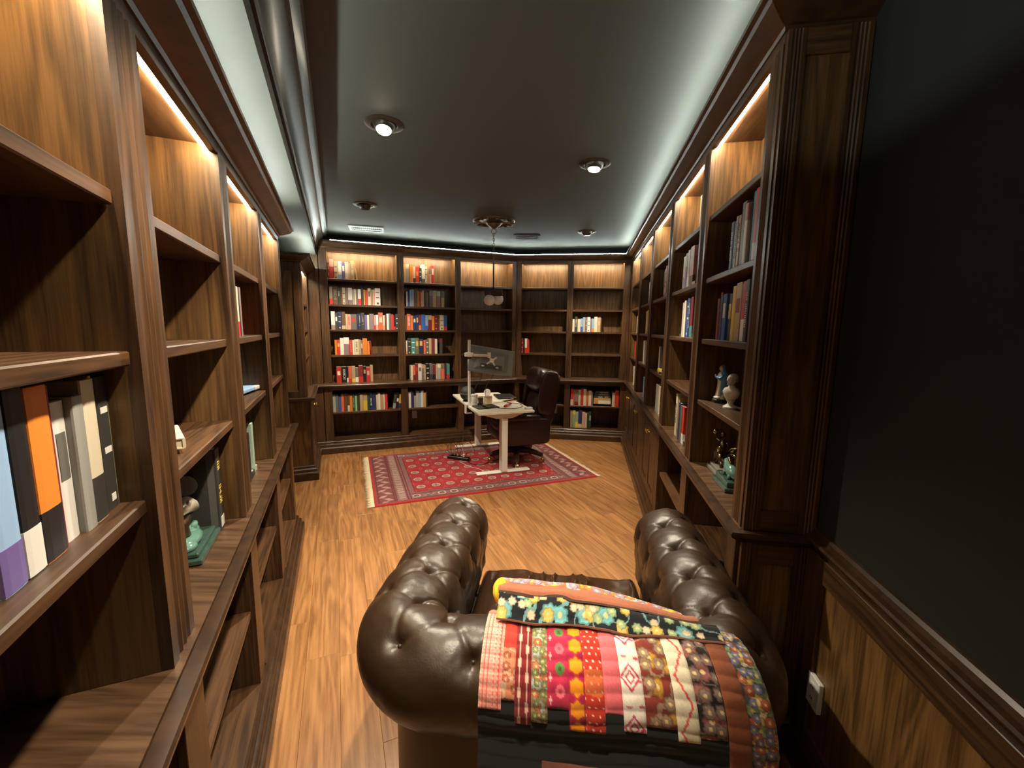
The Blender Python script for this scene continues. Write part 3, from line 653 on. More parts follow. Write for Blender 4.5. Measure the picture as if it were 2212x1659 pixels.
# ------------------------------------------------------------------ ceiling lamps, vents, pendant
CANM = plain('bronze_trim', (0.055, 0.045, 0.032), .35, .6)
def can(x, y, aim, lab, watts, cone=90):
    t = thing('ceiling_lamp', lab, 'ceiling light', (x, y, ZC), 0, 'recessed ceiling lamps')
    link('trim_ring', MB().lathe([(.072,-.001),(.072,-.004),(.078,-.009),(.10,-.008),(.112,-.003),(.112,-.0005)], 36), CANM, t, True)
    a = Vector(aim).normalized(); q = a.to_track_quat('-Z', 'Y').to_matrix().to_4x4()
    R = .068; h = [(.001, .0)]
    prof = [(max(.002, R*sin(k*pi/14)), -R*cos(k*pi/14)) for k in range(3, 8)]
    prof = [(.046, -.045), (.046, prof[0][1]-.002)] + prof
    eb = link('eyeball', MB().lathe(prof, 28).xf(Matrix.Translation((0,0,.012)) @ q), CANM, t, True)
    link('lens', MB().lathe([(.001,-.0562),(.040,-.056),(.044,-.048),(.001,-.047)], 24).xf(Matrix.Translation((0,0,.012)) @ q), LAMP, eb, True)
    ld = bpy.data.lights.new('spot', 'SPOT'); ld.energy = watts; ld.spot_size = radians(cone); ld.spot_blend = .55; ld.shadow_soft_size = .035; ld.color = (1, .86, .66)
    lo = bpy.data.objects.new('spot', ld); COL.objects.link(lo); lo.parent = t; lo.location = Vector((0,0,.012)) + a*.075; lo.rotation_euler = a.to_track_quat('-Z', 'Y').to_euler()
can(-.765, 2.60, (.02, -.30, -1), 'lit recessed lamp in the dark ceiling, nearer one on the left', SPOT_W*1.15, 100)
can(.575, 3.15, (-.10, -.12, -1), 'lit recessed lamp in the dark ceiling, nearer one on the right', SPOT_W)
can(-1.45, 4.22, (-.15, .42, -1), 'far left recessed ceiling lamp turned to the back bookcase by the white vent', SPOT_W)
can(.89, 5.25, (.08, .25, -1), 'far right recessed ceiling lamp turned to the back-right bookcase', SPOT_W*.7)
can(-.08, .98, (-.28, .10, -1), 'recessed lamp in the ceiling above the armchair', SPOT_W*1.0, 76)
def vent(name, c, ax, w, h, mat, lab):
    t = thing(name, lab, 'vent', (c[0], c[1], ZC), atan2(ax[1], ax[0]))
    fr = MB(); b = .028
    for x0, x1, y0, y1 in ((-w/2, w/2, -h/2, -h/2+b), (-w/2, w/2, h/2-b, h/2), (-w/2, -w/2+b, -h/2+b, h/2-b), (w/2-b, w/2, -h/2+b, h/2-b)): fr.box(x0, x1, y0, y1, -.011, -.0005, .0015)
    link('frame', fr, mat, t); link('duct', MB().box(-w/2+b, w/2-b, -h/2+b, h/2-b, -.003, -.0012), BLACK, t)
    link('divider', MB().box(-w/2+b, w/2-b, -.006, .006, -.010, -.002), mat, t)
    n = 15; s = (w-2*b)/n; me = None
    for i in range(n):
        m = MB().box(-.0028, .0028, -h/2+b, h/2-b, -.0095, -.004)
        if me is None: o = link('louvre', m, mat, t); me = o.data
        else: o = bpy.data.objects.new('louvre', me); COL.objects.link(o); o.parent = t
        o.location.x = -w/2+b+(i+.5)*s
vent('ceiling_vent', (-1.78, 5.21), (.96, .27), .40, .27, plain('vent_paint', (.42,.42,.40), .5), 'white ceiling vent grille in the cove glow above the back bookcase')
vent('ceiling_vent', (.17, 5.55), (1, -.02), .34, .22, CEILM, 'dark painted ceiling vent right of the pendant medallion')
# pendant
PX, PY = -.222, 4.80
pd = thing('pendant_lamp', 'pendant lamp of two white glass globes hanging from a ceiling medallion', 'lamp', (PX, PY, ZC))
OLDB = plain('aged_bronze', (.10, .07, .035), .38, .7, noise=.4, nscale=40)
md = MB()
prof = [(.002,-.034),(.03,-.034),(.05,-.030),(.07,-.028),(.09,-.018),(.15,-.012),(.17,-.020),(.195,-.024),(.215,-.018),(.232,-.008),(.236,-.0008)]
link('medallion', md.lathe(prof, 48), OLDB, pd, True)
lf = None
for k in range(14):
    m = MB().ball((.2, 0, -.02), (.030, .016, .012), 10, 6)
    if lf is None: o = link('leaf', m, OLDB, pd, 'all'); lf = o.data
    else: o = bpy.data.objects.new('leaf', lf); COL.objects.link(o); o.parent = pd
    o.rotation_euler = (0, 0, 2*pi*k/14)
link('canopy', MB().lathe([(.001,-.085),(.014,-.084),(.02,-.075),(.05,-.06),(.075,-.042),(.08,-.032)], 28), OLDB, pd, True)
def ring(R, r, c, M=None, n=20):
    pts = [(R*cos(2*pi*i/n), 0, R*sin(2*pi*i/n)) for i in range(n+1)]
    m = MB().tube(pts, r, 6); 
    return m.xf(Matrix.Translation(c) @ (M or Matrix.Identity(4)))
link('hanging_ring', ring(.026, .003, (0,0,-.112)), OLDB, pd, True)
zc_, k = -.145, 0; cm_ = None
while zc_ > -.44:
    if cm_ is None: o = link('chain_link', ring(.011, .0022, (0,0,0), Matrix.Scale(1.6, 4, (0,0,1)), 12), OLDB, pd, True); cm_ = o.data
    else: o = bpy.data.objects.new('chain_link', cm_); COL.objects.link(o); o.parent = pd
    o.location = (0, 0, zc_); o.rotation_euler = (0, 0, (k % 2)*pi/2); zc_ -= .027; k += 1
link('rod', MB().tube([(0,0,-.44),(0,0,-.745)], .009, 10), plain('wood_rod', (.05,.018,.009), .5), pd, True)
link('body', MB().box(-.10,.10,-.05,.05,-.812,-.742,.008).lathe([(.03,-.742),(.02,-.728),(.001,-.727)], 16), plain('dark_iron', (.03,.024,.018), .5, .3), pd)
OPAL = plain('opal_glass', (.70,.69,.64), .25, coat=.3)
for x, y, z in ((-.045,-.02,-.862), (.05,.02,-.850)):
    link('globe', MB().ball((x,y,z), .063, 28, 18), OPAL, pd, 'all'); link('gallery', MB().lathe([(.032,0),(.036,.008),(.034,.03),(.02,.036)], 18, (x,y,z+.052)), OLDB, pd, True)

# ------------------------------------------------------------------ printed cloth helpers
def grid_obj(name, P, col, mat, parent=None, thick=0.0):
    """P: (n,m,3) points, col: (n,m,3) colours"""
    n, m, _ = P.shape; v = P.reshape(-1, 3); idx = np.arange(n*m).reshape(n, m)
    f = np.stack([idx[:-1,:-1], idx[1:,:-1], idx[1:,1:], idx[:-1,1:]], -1).reshape(-1, 4)
    me = bpy.data.meshes.new(name); me.from_pydata(v.tolist(), [], f.tolist()); me.update()
    me.polygons.foreach_set('use_smooth', [True]*len(me.polygons))
    if col is not None:
        a = me.color_attributes.new('print', 'FLOAT_COLOR', 'POINT')
        c = np.ones((n*m, 4), dtype=np.float32); c[:, :3] = col.reshape(-1, 3); a.data.foreach_set('color', c.ravel())
    o = bpy.data.objects.new(name, me); COL.objects.link(o); me.materials.append(mat)
    if parent is not None: o.parent = parent
    if thick: 
        md_ = o.modifiers.new('thick', 'SOLIDIFY'); md_.thickness = thick; md_.offset = -1
    return o
def hashn(i, j, s=0.0): return np.modf(np.abs(np.sin(i*127.1+j*311.7+s*74.7)*43758.5453))[0]
def vnoise(x, y, s=0.0):
    i, j = np.floor(x), np.floor(y); u, w = x-i, y-j; u = u*u*(3-2*u); w = w*w*(3-2*w)
    return (hashn(i,j,s)*(1-u)+hashn(i+1,j,s)*u)*(1-w) + (hashn(i,j+1,s)*(1-u)+hashn(i+1,j+1,s)*u)*w
def mixc(a, b, k): k = np.clip(k, 0, 1)[..., None]; return a*(1-k) + np.array(b)*k
def base(U, c): return np.ones(U.shape+(3,))*np.array(c)

# ------------------------------------------------------------------ rug
RA = Vector((-1.248, 3.602)); ru = D(68.8); rv = Vector((-ru.y, ru.x)); RUGL, RUGW = 2.385, 1.56
rug = thing('rug', 'red knotted rug with rows of medallions and cream fringes under the desk', 'rug', (RA.x, RA.y, 0), atan2(ru.y, ru.x))
def rug_cols(U, V):
    red, wine, mau, crm, ink = (.27,.014,.020), (.12,.012,.018), (.19,.085,.085), (.50,.40,.33), (.035,.015,.02)
    C = base(U, mau)
    n = vnoise(U*140, V*140); n2 = vnoise(U*12, V*12, 3)
    e = np.minimum(np.minimum(U, RUGL-U), np.minimum(V, RUGW-V)); eu = np.minimum(U, RUGL-U); ev = np.minimum(V, RUGW-V)
    # small octagons on the long borders
    a = (np.mod(U+.04, .125)-.0625); b = ev-.115; r = np.maximum(np.abs(a)/.036, np.abs(b)/.034)*.6+.4*(np.abs(a)/.036+np.abs(b)/.034)*.62
    k = np.floor((U+.04)/.125) % 3
    C = mixc(C, crm, ((r < 1) & (r > .68) & (k != 1) & (eu > .30)) * .8); C = mixc(C, ink, ((r <= .68) & (r > .4) & (eu > .3))*.55)
    z = np.abs(np.mod(U, .06)-.03); C = mixc(C, crm, (np.abs(b-.0+ (z-.015)*1.2) < .006)*(k == 1)*.6)
    for lo in (.05, .175): C = mixc(C, wine, (np.abs(ev-lo) < .007)*.9)
    # end borders
    E_ = eu < .36
    Ce = base(U, (.155,.05,.055))
    d1 = np.abs(eu-.115); t = np.mod(V, .17)/.17; dz_ = np.abs(eu-.115 - (np.abs(t-.5)*2-.5)*.085)
    ti = np.floor(V/.078); tb = np.mod(V, .078)-.039; ta = eu-.115-(np.mod(ti, 2)*2-1)*.024; hit = (np.abs(ta+tb*.75*(np.mod(ti, 2)*2-1)) < .026) & (np.abs(tb) < .030)
    Ce = mixc(Ce, (.44,.25,.22), hit*.8)
    Ce = np.where((eu > .205)[..., None], base(U, mau), Ce)
    q = np.mod(V, .052)/.052; Ce = mixc(Ce, crm, ((np.abs(eu-.265) < .032) & (np.abs(np.abs(q-.5)-.28) < .09))*.75)
    for lo in (.045, .19, .21, .32, .345): Ce = mixc(Ce, wine, (np.abs(eu-lo) < .006)*.9)
    C = np.where((E_ & (ev > .045))[..., None], Ce, C)
    # field
    F = (eu > .40) & (ev > .215); fl = base(U, red); fl = mixc(fl, (.38,.02,.028), n2*.6)
    cu, cv = .154, .2225; iu = np.floor((U-.40)/cu); a = np.mod(U-.40, cu)-cu/2; b = np.mod(V-.2265, cv)-cv/2
    oc = np.maximum(np.maximum(np.abs(a)/.047, np.abs(b)/.046), (np.abs(a)/.047+np.abs(b)/.046)*.70)
    fl = mixc(fl, ink, ((oc < 1.08) & (oc > .94))*.75); fl = mixc(fl, (.33,.23,.19), ((oc <= .94))*.8)
    fl = mixc(fl, (.60,.50,.42), ((oc <= .94) & (oc > .78))*.6); fl = mixc(fl, (.12,.02,.03), ((np.abs(a) < .0035) | (np.abs(b) < .0035))*(oc < .74)*.9)
    fl = mixc(fl, (.25,.06,.05), ((np.mod(a*150, 2) < .8) & (oc < .7))*.5)
    a2 = np.mod(U-.40+cu/2, cu)-cu/2; b2 = np.mod(V-.2265+cv/2, cv)-cv/2; dd = np.abs(a2)/.022+np.abs(b2)/.045
    fl = mixc(fl, (.42,.10,.08), ((dd < 1) & (dd > .55))*.8); fl = mixc(fl, ink, (dd < .3)*.6)
    C = np.where(F[..., None], fl, C); C = mixc(C, wine, ((np.abs(np.minimum(eu-.40, ev-.215)) < .008))*.9)
    C = mixc(C, (.34,.02,.022), (e < .028)*1.0)
    return C*(.86+.28*n)[..., None]
nu, nv = 380, 250
U_, V_ = np.meshgrid(np.linspace(0, RUGL, nu), np.linspace(0, RUGW, nv), indexing='ij')
def rug_z(U, V):
    z = .011 + .0015*vnoise(U*90, V*90) + .004*vnoise(U*3, V*3, 5)
    # a buckle near the right end
    c = U-(RUGL-.33)-(V-.8)*.22; z = z + .055*np.exp(-(c/.055)**2)*np.exp(-((V-.95)/.35)**2)
    return np.where((U < .002) | (V < .002) | (U > RUGL-.002) | (V > RUGW-.002), .002, z)
link_r = grid_obj('pile', np.stack([U_, V_, rug_z(U_, V_)], -1), rug_cols(U_, V_), attrmat('rug_print', .95, .2), rug)
fm = MB(); rnd = random.Random(5)
for end in (0, 1):
    k = .004
    while k < RUGW-.004:
        L_ = rnd.uniform(.05, .075); j = rnd.uniform(-.006, .006); x0 = 0.004 if end == 0 else RUGL-.004; sg = -1 if end == 0 else 1
        z0 = .010
        fm.tube([(x0, k, z0), (x0+sg*L_*.5, k+j*.6, .006), (x0+sg*L_, k+j, .0035)], [.0034, .0036, .002], 4); k += .0068
fr = link('fringe', fm, plain('fringe_cotton', (.72,.62,.42), .9), rug, 'all', kind='stuff')

# ------------------------------------------------------------------ armchair
CH = thing('armchair', 'tufted brown leather club armchair seen from behind, patchwork quilt over its back', 'armchair', (.153, 1.098, 0), -radians(6.4))
A_, LF, RC, RO_, ZR = .526, .93, .17, .145, .615
segs = [('l', LF-RC), ('a1', pi/2*RC), ('b', 2*(A_-RC)), ('a2', pi/2*RC), ('r', LF-RC)]
STOT = sum(s[1] for s in segs)
def upath(s):
    """path position and outward normal for arrays of s"""
    x = np.zeros_like(s); y = np.zeros_like(s); nx = np.zeros_like(s); ny = np.zeros_like(s)
    l1 = LF-RC; l2 = l1+pi/2*RC; l3 = l2+2*(A_-RC); l4 = l3+pi/2*RC
    m = s <= l1; x[m] = -A_; y[m] = LF-s[m]; nx[m] = -1
    m = (s > l1) & (s <= l2); a = (s[m]-l1)/RC; x[m] = -A_+RC-RC*np.cos(a); y[m] = RC-RC*np.sin(a); nx[m] = -np.cos(a); ny[m] = -np.sin(a)
    m = (s > l2) & (s <= l3); x[m] = -A_+RC+(s[m]-l2); y[m] = 0; ny[m] = -1
    m = (s > l3) & (s <= l4); a = (s[m]-l3)/RC; x[m] = A_-RC+RC*np.sin(a); y[m] = RC-RC*np.cos(a); nx[m] = np.sin(a); ny[m] = -np.cos(a)
    m = s > l4; x[m] = A_; y[m] = RC+(s[m]-l4); nx[m] = 1
    return x, y, nx, ny
PH1, PH0 = radians(-62), radians(200)
NV = 96
def roll_profile():
    """(n, z, nn, nz, w) from the inner foot over the roll to the neck; w = metric coordinate across"""
    pts = []
    for z in np.linspace(.40, .54, 16): pts.append((-.128-.010*((z-.40)/.14), z))
    for ph in np.linspace(PH0, PH1, 74): pts.append((RO_*cos(ph), ZR+RO_*sin(ph)))
    for q in ((.062, .482), (.052, .472), (.040, .462)): pts.append(q)
    p = np.array(pts); d = np.gradient(p, axis=0); d /= np.linalg.norm(d, axis=1)[:, None]
    nrm = np.stack([-d[:, 1], d[:, 0]], -1)
    if nrm[40, 1] < 0: nrm = -nrm
    w = np.concatenate([[0], np.cumsum(np.linalg.norm(np.diff(p, axis=0), axis=1))]); return p, nrm, w
RP, RN, RW = roll_profile()
def w_at(ph): 
    k = int(np.argmin((RP[:, 0]-RO_*cos(ph))**2 + (RP[:, 1]-ZR-RO_*sin(ph))**2)); return RW[k]
SPC = STOT/14.0
rows = [(w_at(radians(52)), .75), (w_at(radians(112)), .25), (w_at(radians(172)), .75), (RW[6], .25)]
BT = [[((i+o)*SPC, w) for i in range(-1, 16)] for w, o in rows]
def tuft(S, W):
    disp = .010*np.ones_like(S)
    for r, row in enumerate(BT):
        for s0, w0 in row:
            d2 = (S-s0)**2+(W-w0)**2; disp -= .018*np.exp(-d2/.018**2) + .017*np.exp(-d2/.050**2)
    def seg(a, b, dep, wd):
        ax, ay = a; bx, by = b; L2 = (bx-ax)**2+(by-ay)**2; t = np.clip(((S-ax)*(bx-ax)+(W-ay)*(by-ay))/L2, 0, 1)
        d = np.sqrt((S-ax-t*(bx-ax))**2+(W-ay-t*(by-ay))**2); bend = .35+.65*np.abs(2*t-1)
        return dep*np.exp(-(d/wd)**2)*bend
    crease = np.zeros_like(S)
    for r in range(3):
        for a in BT[r]:
            for b in BT[r+1]:
                if abs(abs(a[0]-b[0])-SPC/2) < .01: crease = np.maximum(crease, seg(a, b, .008, .008))
    for a in BT[0]: crease = np.maximum(crease, seg(a, (a[0], a[1]+.17), .0035, .012))
    disp -= crease
    # fine pull wrinkles near the buttons
    disp += .0016*(vnoise(S*60+W*25, W*60, 2)-.5) + .004*(vnoise(S*9, W*9, 8)-.5)
    return disp
def roll_part(name, s0, s1, ns):
    s = np.linspace(s0, s1, ns); S, W = np.meshgrid(s, RW, indexing='ij'); dsp = tuft(S, W)
    x, y, nx, ny = upath(s)
    n = RP[:, 0][None]+RN[:, 0][None]*dsp; z = RP[:, 1][None]+RN[:, 1][None]*dsp
    # loose fullness at the rounded back corners
    X = x[:, None]+nx[:, None]*n; Y = y[:, None]+ny[:, None]*n
    P = np.stack([X, Y, z], -1)
    o = grid_obj(name, P, None, LEATH, CH); return o
l1 = LF-RC; l4 = STOT-l1; lb = l1+pi/4*RC; rb = STOT-lb
arm_l = roll_part('arm', 0, lb, 190); bk = roll_part('backrest', lb, rb, 210); arm_r = roll_part('arm', rb, STOT, 190)
for arm, sx in ((arm_l, -1), (arm_r, 1)):
    m = MB(); q = [(sx*A_+sx*n, LF, z) for n, z in RP]; c = len(q); m.add(q+[(sx*A_, LF+.012, ZR)], [(i, i+1, c) for i in range(c-1)])
    link('scroll_facing', m, LEATHD, arm, 'all')
    bt = None
    for r, row in enumerate(BT[:3]):
        for s0, w0 in row:
            if not ((sx < 0 and .02 < s0 < lb) or (sx > 0 and rb < s0 < STOT-.02)): continue
            px, py, pnx, pny = [float(k[0]) for k in upath(np.array([s0]))]
            kk = int(np.argmin(np.abs(RW-w0))); dd = float(tuft(np.array([s0]), np.array([w0]))[0])+.003
            n_, z_ = RP[kk, 0]+RN[kk, 0]*dd, RP[kk, 1]+RN[kk, 1]*dd
            if bt is None: o = link('tuft_button', MB().ball((0,0,0), .0085, 12, 8), LEATH, arm, 'all'); bt = o.data
            else: o = bpy.data.objects.new('tuft_button', bt); COL.objects.link(o); o.parent = arm
            o.location = (px+pnx*n_, py+pny*n_, z_)
bt = None
for r, row in enumerate(BT[:3]):
    for s0, w0 in row:
        if not lb < s0 < rb: continue
        px, py, pnx, pny = [float(k[0]) for k in upath(np.array([s0]))]; kk = int(np.argmin(np.abs(RW-w0))); dd = float(tuft(np.array([s0]), np.array([w0]))[0])+.003
        n_, z_ = RP[kk, 0]+RN[kk, 0]*dd, RP[kk, 1]+RN[kk, 1]*dd
        if bt is None: o = link('tuft_button', MB().ball((0,0,0), .0085, 12, 8), LEATH, bk, 'all'); bt = o.data
        else: o = bpy.data.objects.new('tuft_button', bt); COL.objects.link(o); o.parent = bk
        o.location = (px+pnx*n_, py+pny*n_, z_)
# plain outer body below the rolls, seat deck and front rail
def ring_pts(off, n=12):
    s = np.concatenate([np.linspace(0, l1, 6), np.linspace(l1, l1+pi/2*RC, n)[1:], np.linspace(l1+pi/2*RC, l4-pi/2*RC, 6)[1:], np.linspace(l4-pi/2*RC, l4, n)[1:], np.linspace(l4, STOT, 6)[1:]])
    x, y, nx, ny = upath(s); return [(float(a+c*off), float(b+d*off)) for a, b, c, d in zip(x, y, nx, ny)]
o_ = ring_pts(.035); i_ = ring_pts(-.105); m = MB(); n = len(o_)
v = [(x, y, .085) for x, y in o_]+[(x, y, .50) for x, y in o_]+[(x, y, .085) for x, y in i_]+[(x, y, .43) for x, y in i_]; f = []
for k in range(n-1): f += [(k+1, k, n+k, n+k+1), (2*n+k, 2*n+k+1, 3*n+k+1, 3*n+k), (k, k+1, 2*n+k+1, 2*n+k), (n+k+1, n+k, 3*n+k, 3*n+k+1)]
f += [(0, n, 3*n, 2*n), (n-1, 3*n-1, 4*n-1, 2*n-1)]
link('outer_body', m.add(v, f), LEATHD, CH, True)
link('front_rail', MB().box(-A_+.10, A_-.10, LF-.13, LF-.03, .085, .30, .012), LEATHD, CH)
link('seat_deck', MB().box(-A_+.10, A_-.10, .10, LF-.12, .20, .29), LEATHD, CH)
def pillow(c, s, e=.32, nu=40, nv=24, wr=0.0, seed=1):
    """superellipsoid cushion"""
    sp = lambda w, m: math.copysign(abs(w)**m, w); v = []; f = []
    for i in range(nv+1):
        b = -pi/2+pi*i/nv
        for j in range(nu):
            a = 2*pi*j/nu; x = sp(cos(b), e)*sp(cos(a), e); y = sp(cos(b), e)*sp(sin(a), e); z = sp(sin(b), e*1.5)
            v.append((c[0]+s[0]*x, c[1]+s[1]*y, c[2]+s[2]*z))
    for i in range(nv):
        for j in range(nu): f.append((i*nu+j, i*nu+(j+1) % nu, (i+1)*nu+(j+1) % nu, (i+1)*nu+j))
    return MB().add(v, f)
# seat cushion with creased leather
sx_, sy_ = A_-.125, (LF-.10)/2
nx_, ny_ = 110, 110
gx, gy = np.meshgrid(np.linspace(-1, 1, nx_), np.linspace(-1, 1, ny_), indexing='ij')
edge = np.clip((1-np.maximum(np.abs(gx), np.abs(gy)))/.16, 0, 1); crown_ = .052*(1-gx**2)*(1-gy**2)
rid = np.abs(vnoise(gx*5.5+vnoise(gx*3, gy*3, 4)*1.4, gy*1.5, 11)-.5)*2
wrk = .034*(1-rid)**4*np.exp(-((gy-.62)/.33)**2) + .004*vnoise(gx*7, gy*7, 6)
zz_ = .30+.105*np.sqrt(1-(1-edge)**2)+crown_*.7+wrk*edge
cush = grid_obj('seat_cushion', np.stack([gx*sx_, .075+sy_+gy*sy_, zz_], -1), None, plain('glossy_leather', (.036,.0175,.0090), .20, bump=.15, bscale=120), CH)
for x, y in ((-A_, LF-.06), (A_, LF-.06), (-A_+.05, .05), (A_-.05, .05)):
    link('foot', MB().lathe([(.001,0),(.022,0),(.034,.02),(.036,.045),(.028,.07),(.03,.086),(.001,.088)], 18, (x, y, 0)), WZ, CH, True)

# ------------------------------------------------------------------ quilt
QT = thing('quilt', 'striped patchwork quilt in reds, pinks and black draped over the armchair back', 'quilt', CH.location, -radians(6.4))
QM = attrmat('quilt_print', .95, .25)
GAP = .014; RQ = RO_+GAP; SA = radians(158)
def q_profile(s, h):
    """s measured over the roll from its inner side; returns outward n, z, with cloth height h"""
    R = RQ; arc = R*(SA-radians(-8)); ph = SA-s/R
    st = np.clip(s-arc, 0, None); ph = np.maximum(ph, radians(-8))
    n = (R+h)*np.cos(ph)+st*.30; z = ZR+(R+h)*np.sin(ph)-st*.955
    return n, z
def q_pts(X, S, h=0.0, shear=.0):
    hh = h+.0028*np.abs(np.sin(S*pi/.034+np.sin(X*9)*.9))*1.0+.0016*vnoise(X*45, S*45, 1)+.004*vnoise(X*6, S*6, 2)
    X = X*.965+.05; n, z = q_profile(S, hh); return np.stack([X+shear*np.clip(S-.05, 0, None)*(.35+1.2*(X+.3)), -n, z], -1)
SHR = .07
def patch(name, x0, x1, s0, s1, fn, h=.0025, step=.0026, wob=0.0):
    U, V = np.meshgrid(np.linspace(x0, x1, max(6, int((x1-x0)/step))), np.linspace(s0, s1, max(6, int((s1-s0)/step))), indexing='ij')
    c = fn(U-x0, V-s0, x1-x0, s1-s0)
    n = vnoise(U*700, V*700, 4); c = c*(.88+.24*n)[..., None]
    e = np.minimum(np.minimum(U-x0, x1-U), np.minimum(V-s0, s1-V)); hp = h*np.clip(e/.006, 0, 1)**.5 + .0018*np.clip(e/.02, 0, 1)
    return grid_obj(name, q_pts(U, V, hp, SHR), c, QM, QT)
def dist(U, V, cu, cv, a=1, b=1): return np.sqrt(((U-cu)/a)**2+((V-cv)/b)**2)
def f_pink(U, V, w, h):
    c = base(U, (.80,.30,.24)); c = mixc(c, (.85,.52,.42), (np.mod(V, .008) < .003)*.5)
    for k in (.18, .36, .62, .84): c = mixc(c, (.72,.07,.06), (np.abs(U-w*k) < .0016)*.9)
    return mixc(c, (.9,.62,.5), (np.mod(U, .012) < .003)*(np.mod(V, .012) < .006)*.6)
def floral(bg, cols, sc, dens=.75, leaf=(.30,.32,.22), seed=0):
    def fn(U, V, w, h):
        c = base(U, bg)*(.9+.2*vnoise(U*40, V*40, seed))[..., None]
        st = np.abs(vnoise(U*sc*.9, V*sc*.9, seed+3)-.5); c = mixc(c, leaf, (st < .035)*.8)
        for k, col in enumerate(cols):
            g = sc*(.8+.25*k); i, j = np.floor(U*g), np.floor(V*g)
            cu = (i+.25+.5*hashn(i, j, seed+k))/g; cv = (j+.25+.5*hashn(i, j, seed+k+9))/g
            a = np.arctan2(V-cv, U-cu); r = dist(U, V, cu, cv)*g*(1+.10*np.cos(a*7+k)); on = hashn(i, j, seed+k+20) < dens
            c = mixc(c, col, ((r < .42) & on)*.95); c = mixc(c, np.array(col)*.35, ((r < .42) & (r > .33) & on)*.7); c = mixc(c, (.72,.55,.25), ((r < .12) & on)*.9)
        return c
    return fn
def f_red(U, V, w, h):
    f = floral((.62,.22,.12), [(.75,.35,.2), (.45,.12,.08)], 38, .8, (.55,.42,.3), 3)(U, V, w, h)
    return np.where((V < h*.52)[..., None], base(U, (.68,.045,.03)), f)
def f_ikat(U, V, w, h):
    c = base(U, (.20,.02,.022))
    for k, ph in ((.27, 0), (.73, .5)):
        q = np.abs(np.sin((V/.062+ph)*pi)); c = mixc(c, (.75,.48,.38), (np.abs(U-w*k) < .0015+.0035*q**6)*.95)
    return mixc(c, (.6,.3,.25), (np.abs(U-w*.5) < .0012)*(np.mod(V, .02) < .011)*.6)
def f_circ(U, V, w, h):
    c = base(U, (.52,.03,.075)); c = mixc(c, (.36,.02,.06), vnoise(U*60, V*60, 6)*.6)
    for k, cv in enumerate(np.arange(.022, h+.03, .046)):
        r = dist(U, V, w*.60, cv, .0125, .014); c = mixc(c, (.80,.14,.2) if k % 2 == 0 else (.10,.22,.05), (r < 1)*1.0); c = mixc(c, (.42,.03,.06) if k % 2 == 0 else (.03,.08,.03), (r < .38)*.8)
        c = mixc(c, (.85,.5,.45), (dist(U, V, w*.15, cv+.02, .003, .009) < 1)*.8)
    return c
def f_orange(U, V, w, h):
    c = base(U, (.36,.012,.07)); q = np.mod(V+.01, .0455)-.0228; a = np.arctan2(q, U-w*.5); r = np.sqrt(((U-w*.5)/.0175)**2+(q/.0175)**2)*(1+.1*np.cos(a*6))
    c = mixc(c, (.85,.30,.015), (r < 1)*1.0); return mixc(c, (.55,.05,.03), ((r > 1) & (r < 1.25))*.8)
def f_dots(U, V, w, h):
    c = base(U, (.48,.035,.018)); i = np.floor(V/.016); a = np.mod(U+np.mod(i, 2)*.009, .018)-.009; b = np.mod(V, .016)-.008
    c = mixc(c, (.80,.62,.50), (np.sqrt(a*a+b*b) < .0026)*1.0); return mixc(c, (.65,.16,.05), (vnoise(U*30, V*30, 7) > .72)*.7)
def f_solid(col):
    return lambda U, V, w, h: base(U, col)*(.92+.16*vnoise(U*25, V*25, 2))[..., None]
def f_white(U, V, w, h):
    c = base(U, (.74,.66,.58)); q = np.mod(V, .105)/.105; d = np.abs(U-w*.45)/w+np.abs(q-.55)*1.6
    c = mixc(c, (.50,.03,.10), ((np.abs(d-.42) < .055) | (np.abs(d-.2) < .045))*.95)
    c = mixc(c, (.50,.03,.10), (dist(U, np.mod(V, .05), w*.85, .02, .0065, .004) < 1)*.9); return mixc(c, (.5,.05,.12), ((dist(U, np.mod(V, .105), w*.28, .012, .008, .003) < 1))*.8)
def f_zig(U, V, w, h):
    c = base(U, (.70,.62,.46)); z = w*.5+w*.30*(np.abs(np.mod(V/.115+.2, 1)*2-1)*2-1)+.0012*np.sin(V*420)
    return mixc(c, (.62,.06,.06), (np.abs(U-z) < .0032)*.95)
paisley = floral((.010,.012,.014), [(.16,.42,.44), (.55,.42,.12), (.30,.42,.22), (.62,.52,.36)], 20, .62, (.26,.40,.36), 5)
bright = floral((.04,.04,.045), [(.66,.60,.46), (.52,.35,.10), (.20,.27,.13), (.40,.10,.05), (.16,.17,.30)], 21, .75, (.35,.42,.25), 14)
ST0 = .165
QW = [('pink check', -.287, -.226, .262, f_pink), ('red floral', -.226, -.190, .238, f_red), ('ikat', -.190, -.146, .290, f_ikat),
      ('olive', -.146, -.103, .283, floral((.30,.20,.09), [(.42,.46,.42), (.45,.14,.06), (.20,.24,.09)], 34, .8, (.34,.34,.2), 1)), ('circles', -.103, -.046, .245, f_circ),
      ('orange', -.046, -.004, .290, f_orange), ('dots', -.004, .046, .290, f_dots), ('rose', .046, .092, .242, f_solid((.66,.13,.15))), ('white', .092, .148, .277, f_white),
      ('rust', .148, .224, .262, floral((.20,.035,.022), [(.48,.25,.04), (.30,.20,.13)], 25, .8, (.36,.24,.16), 9)), ('zigzag', .224, .278, .287, f_zig),
      ('black floral', .278, .344, .275, floral((.018,.014,.014), [(.28,.10,.09), (.22,.15,.13)], 24, .85, (.26,.20,.18), 12))]
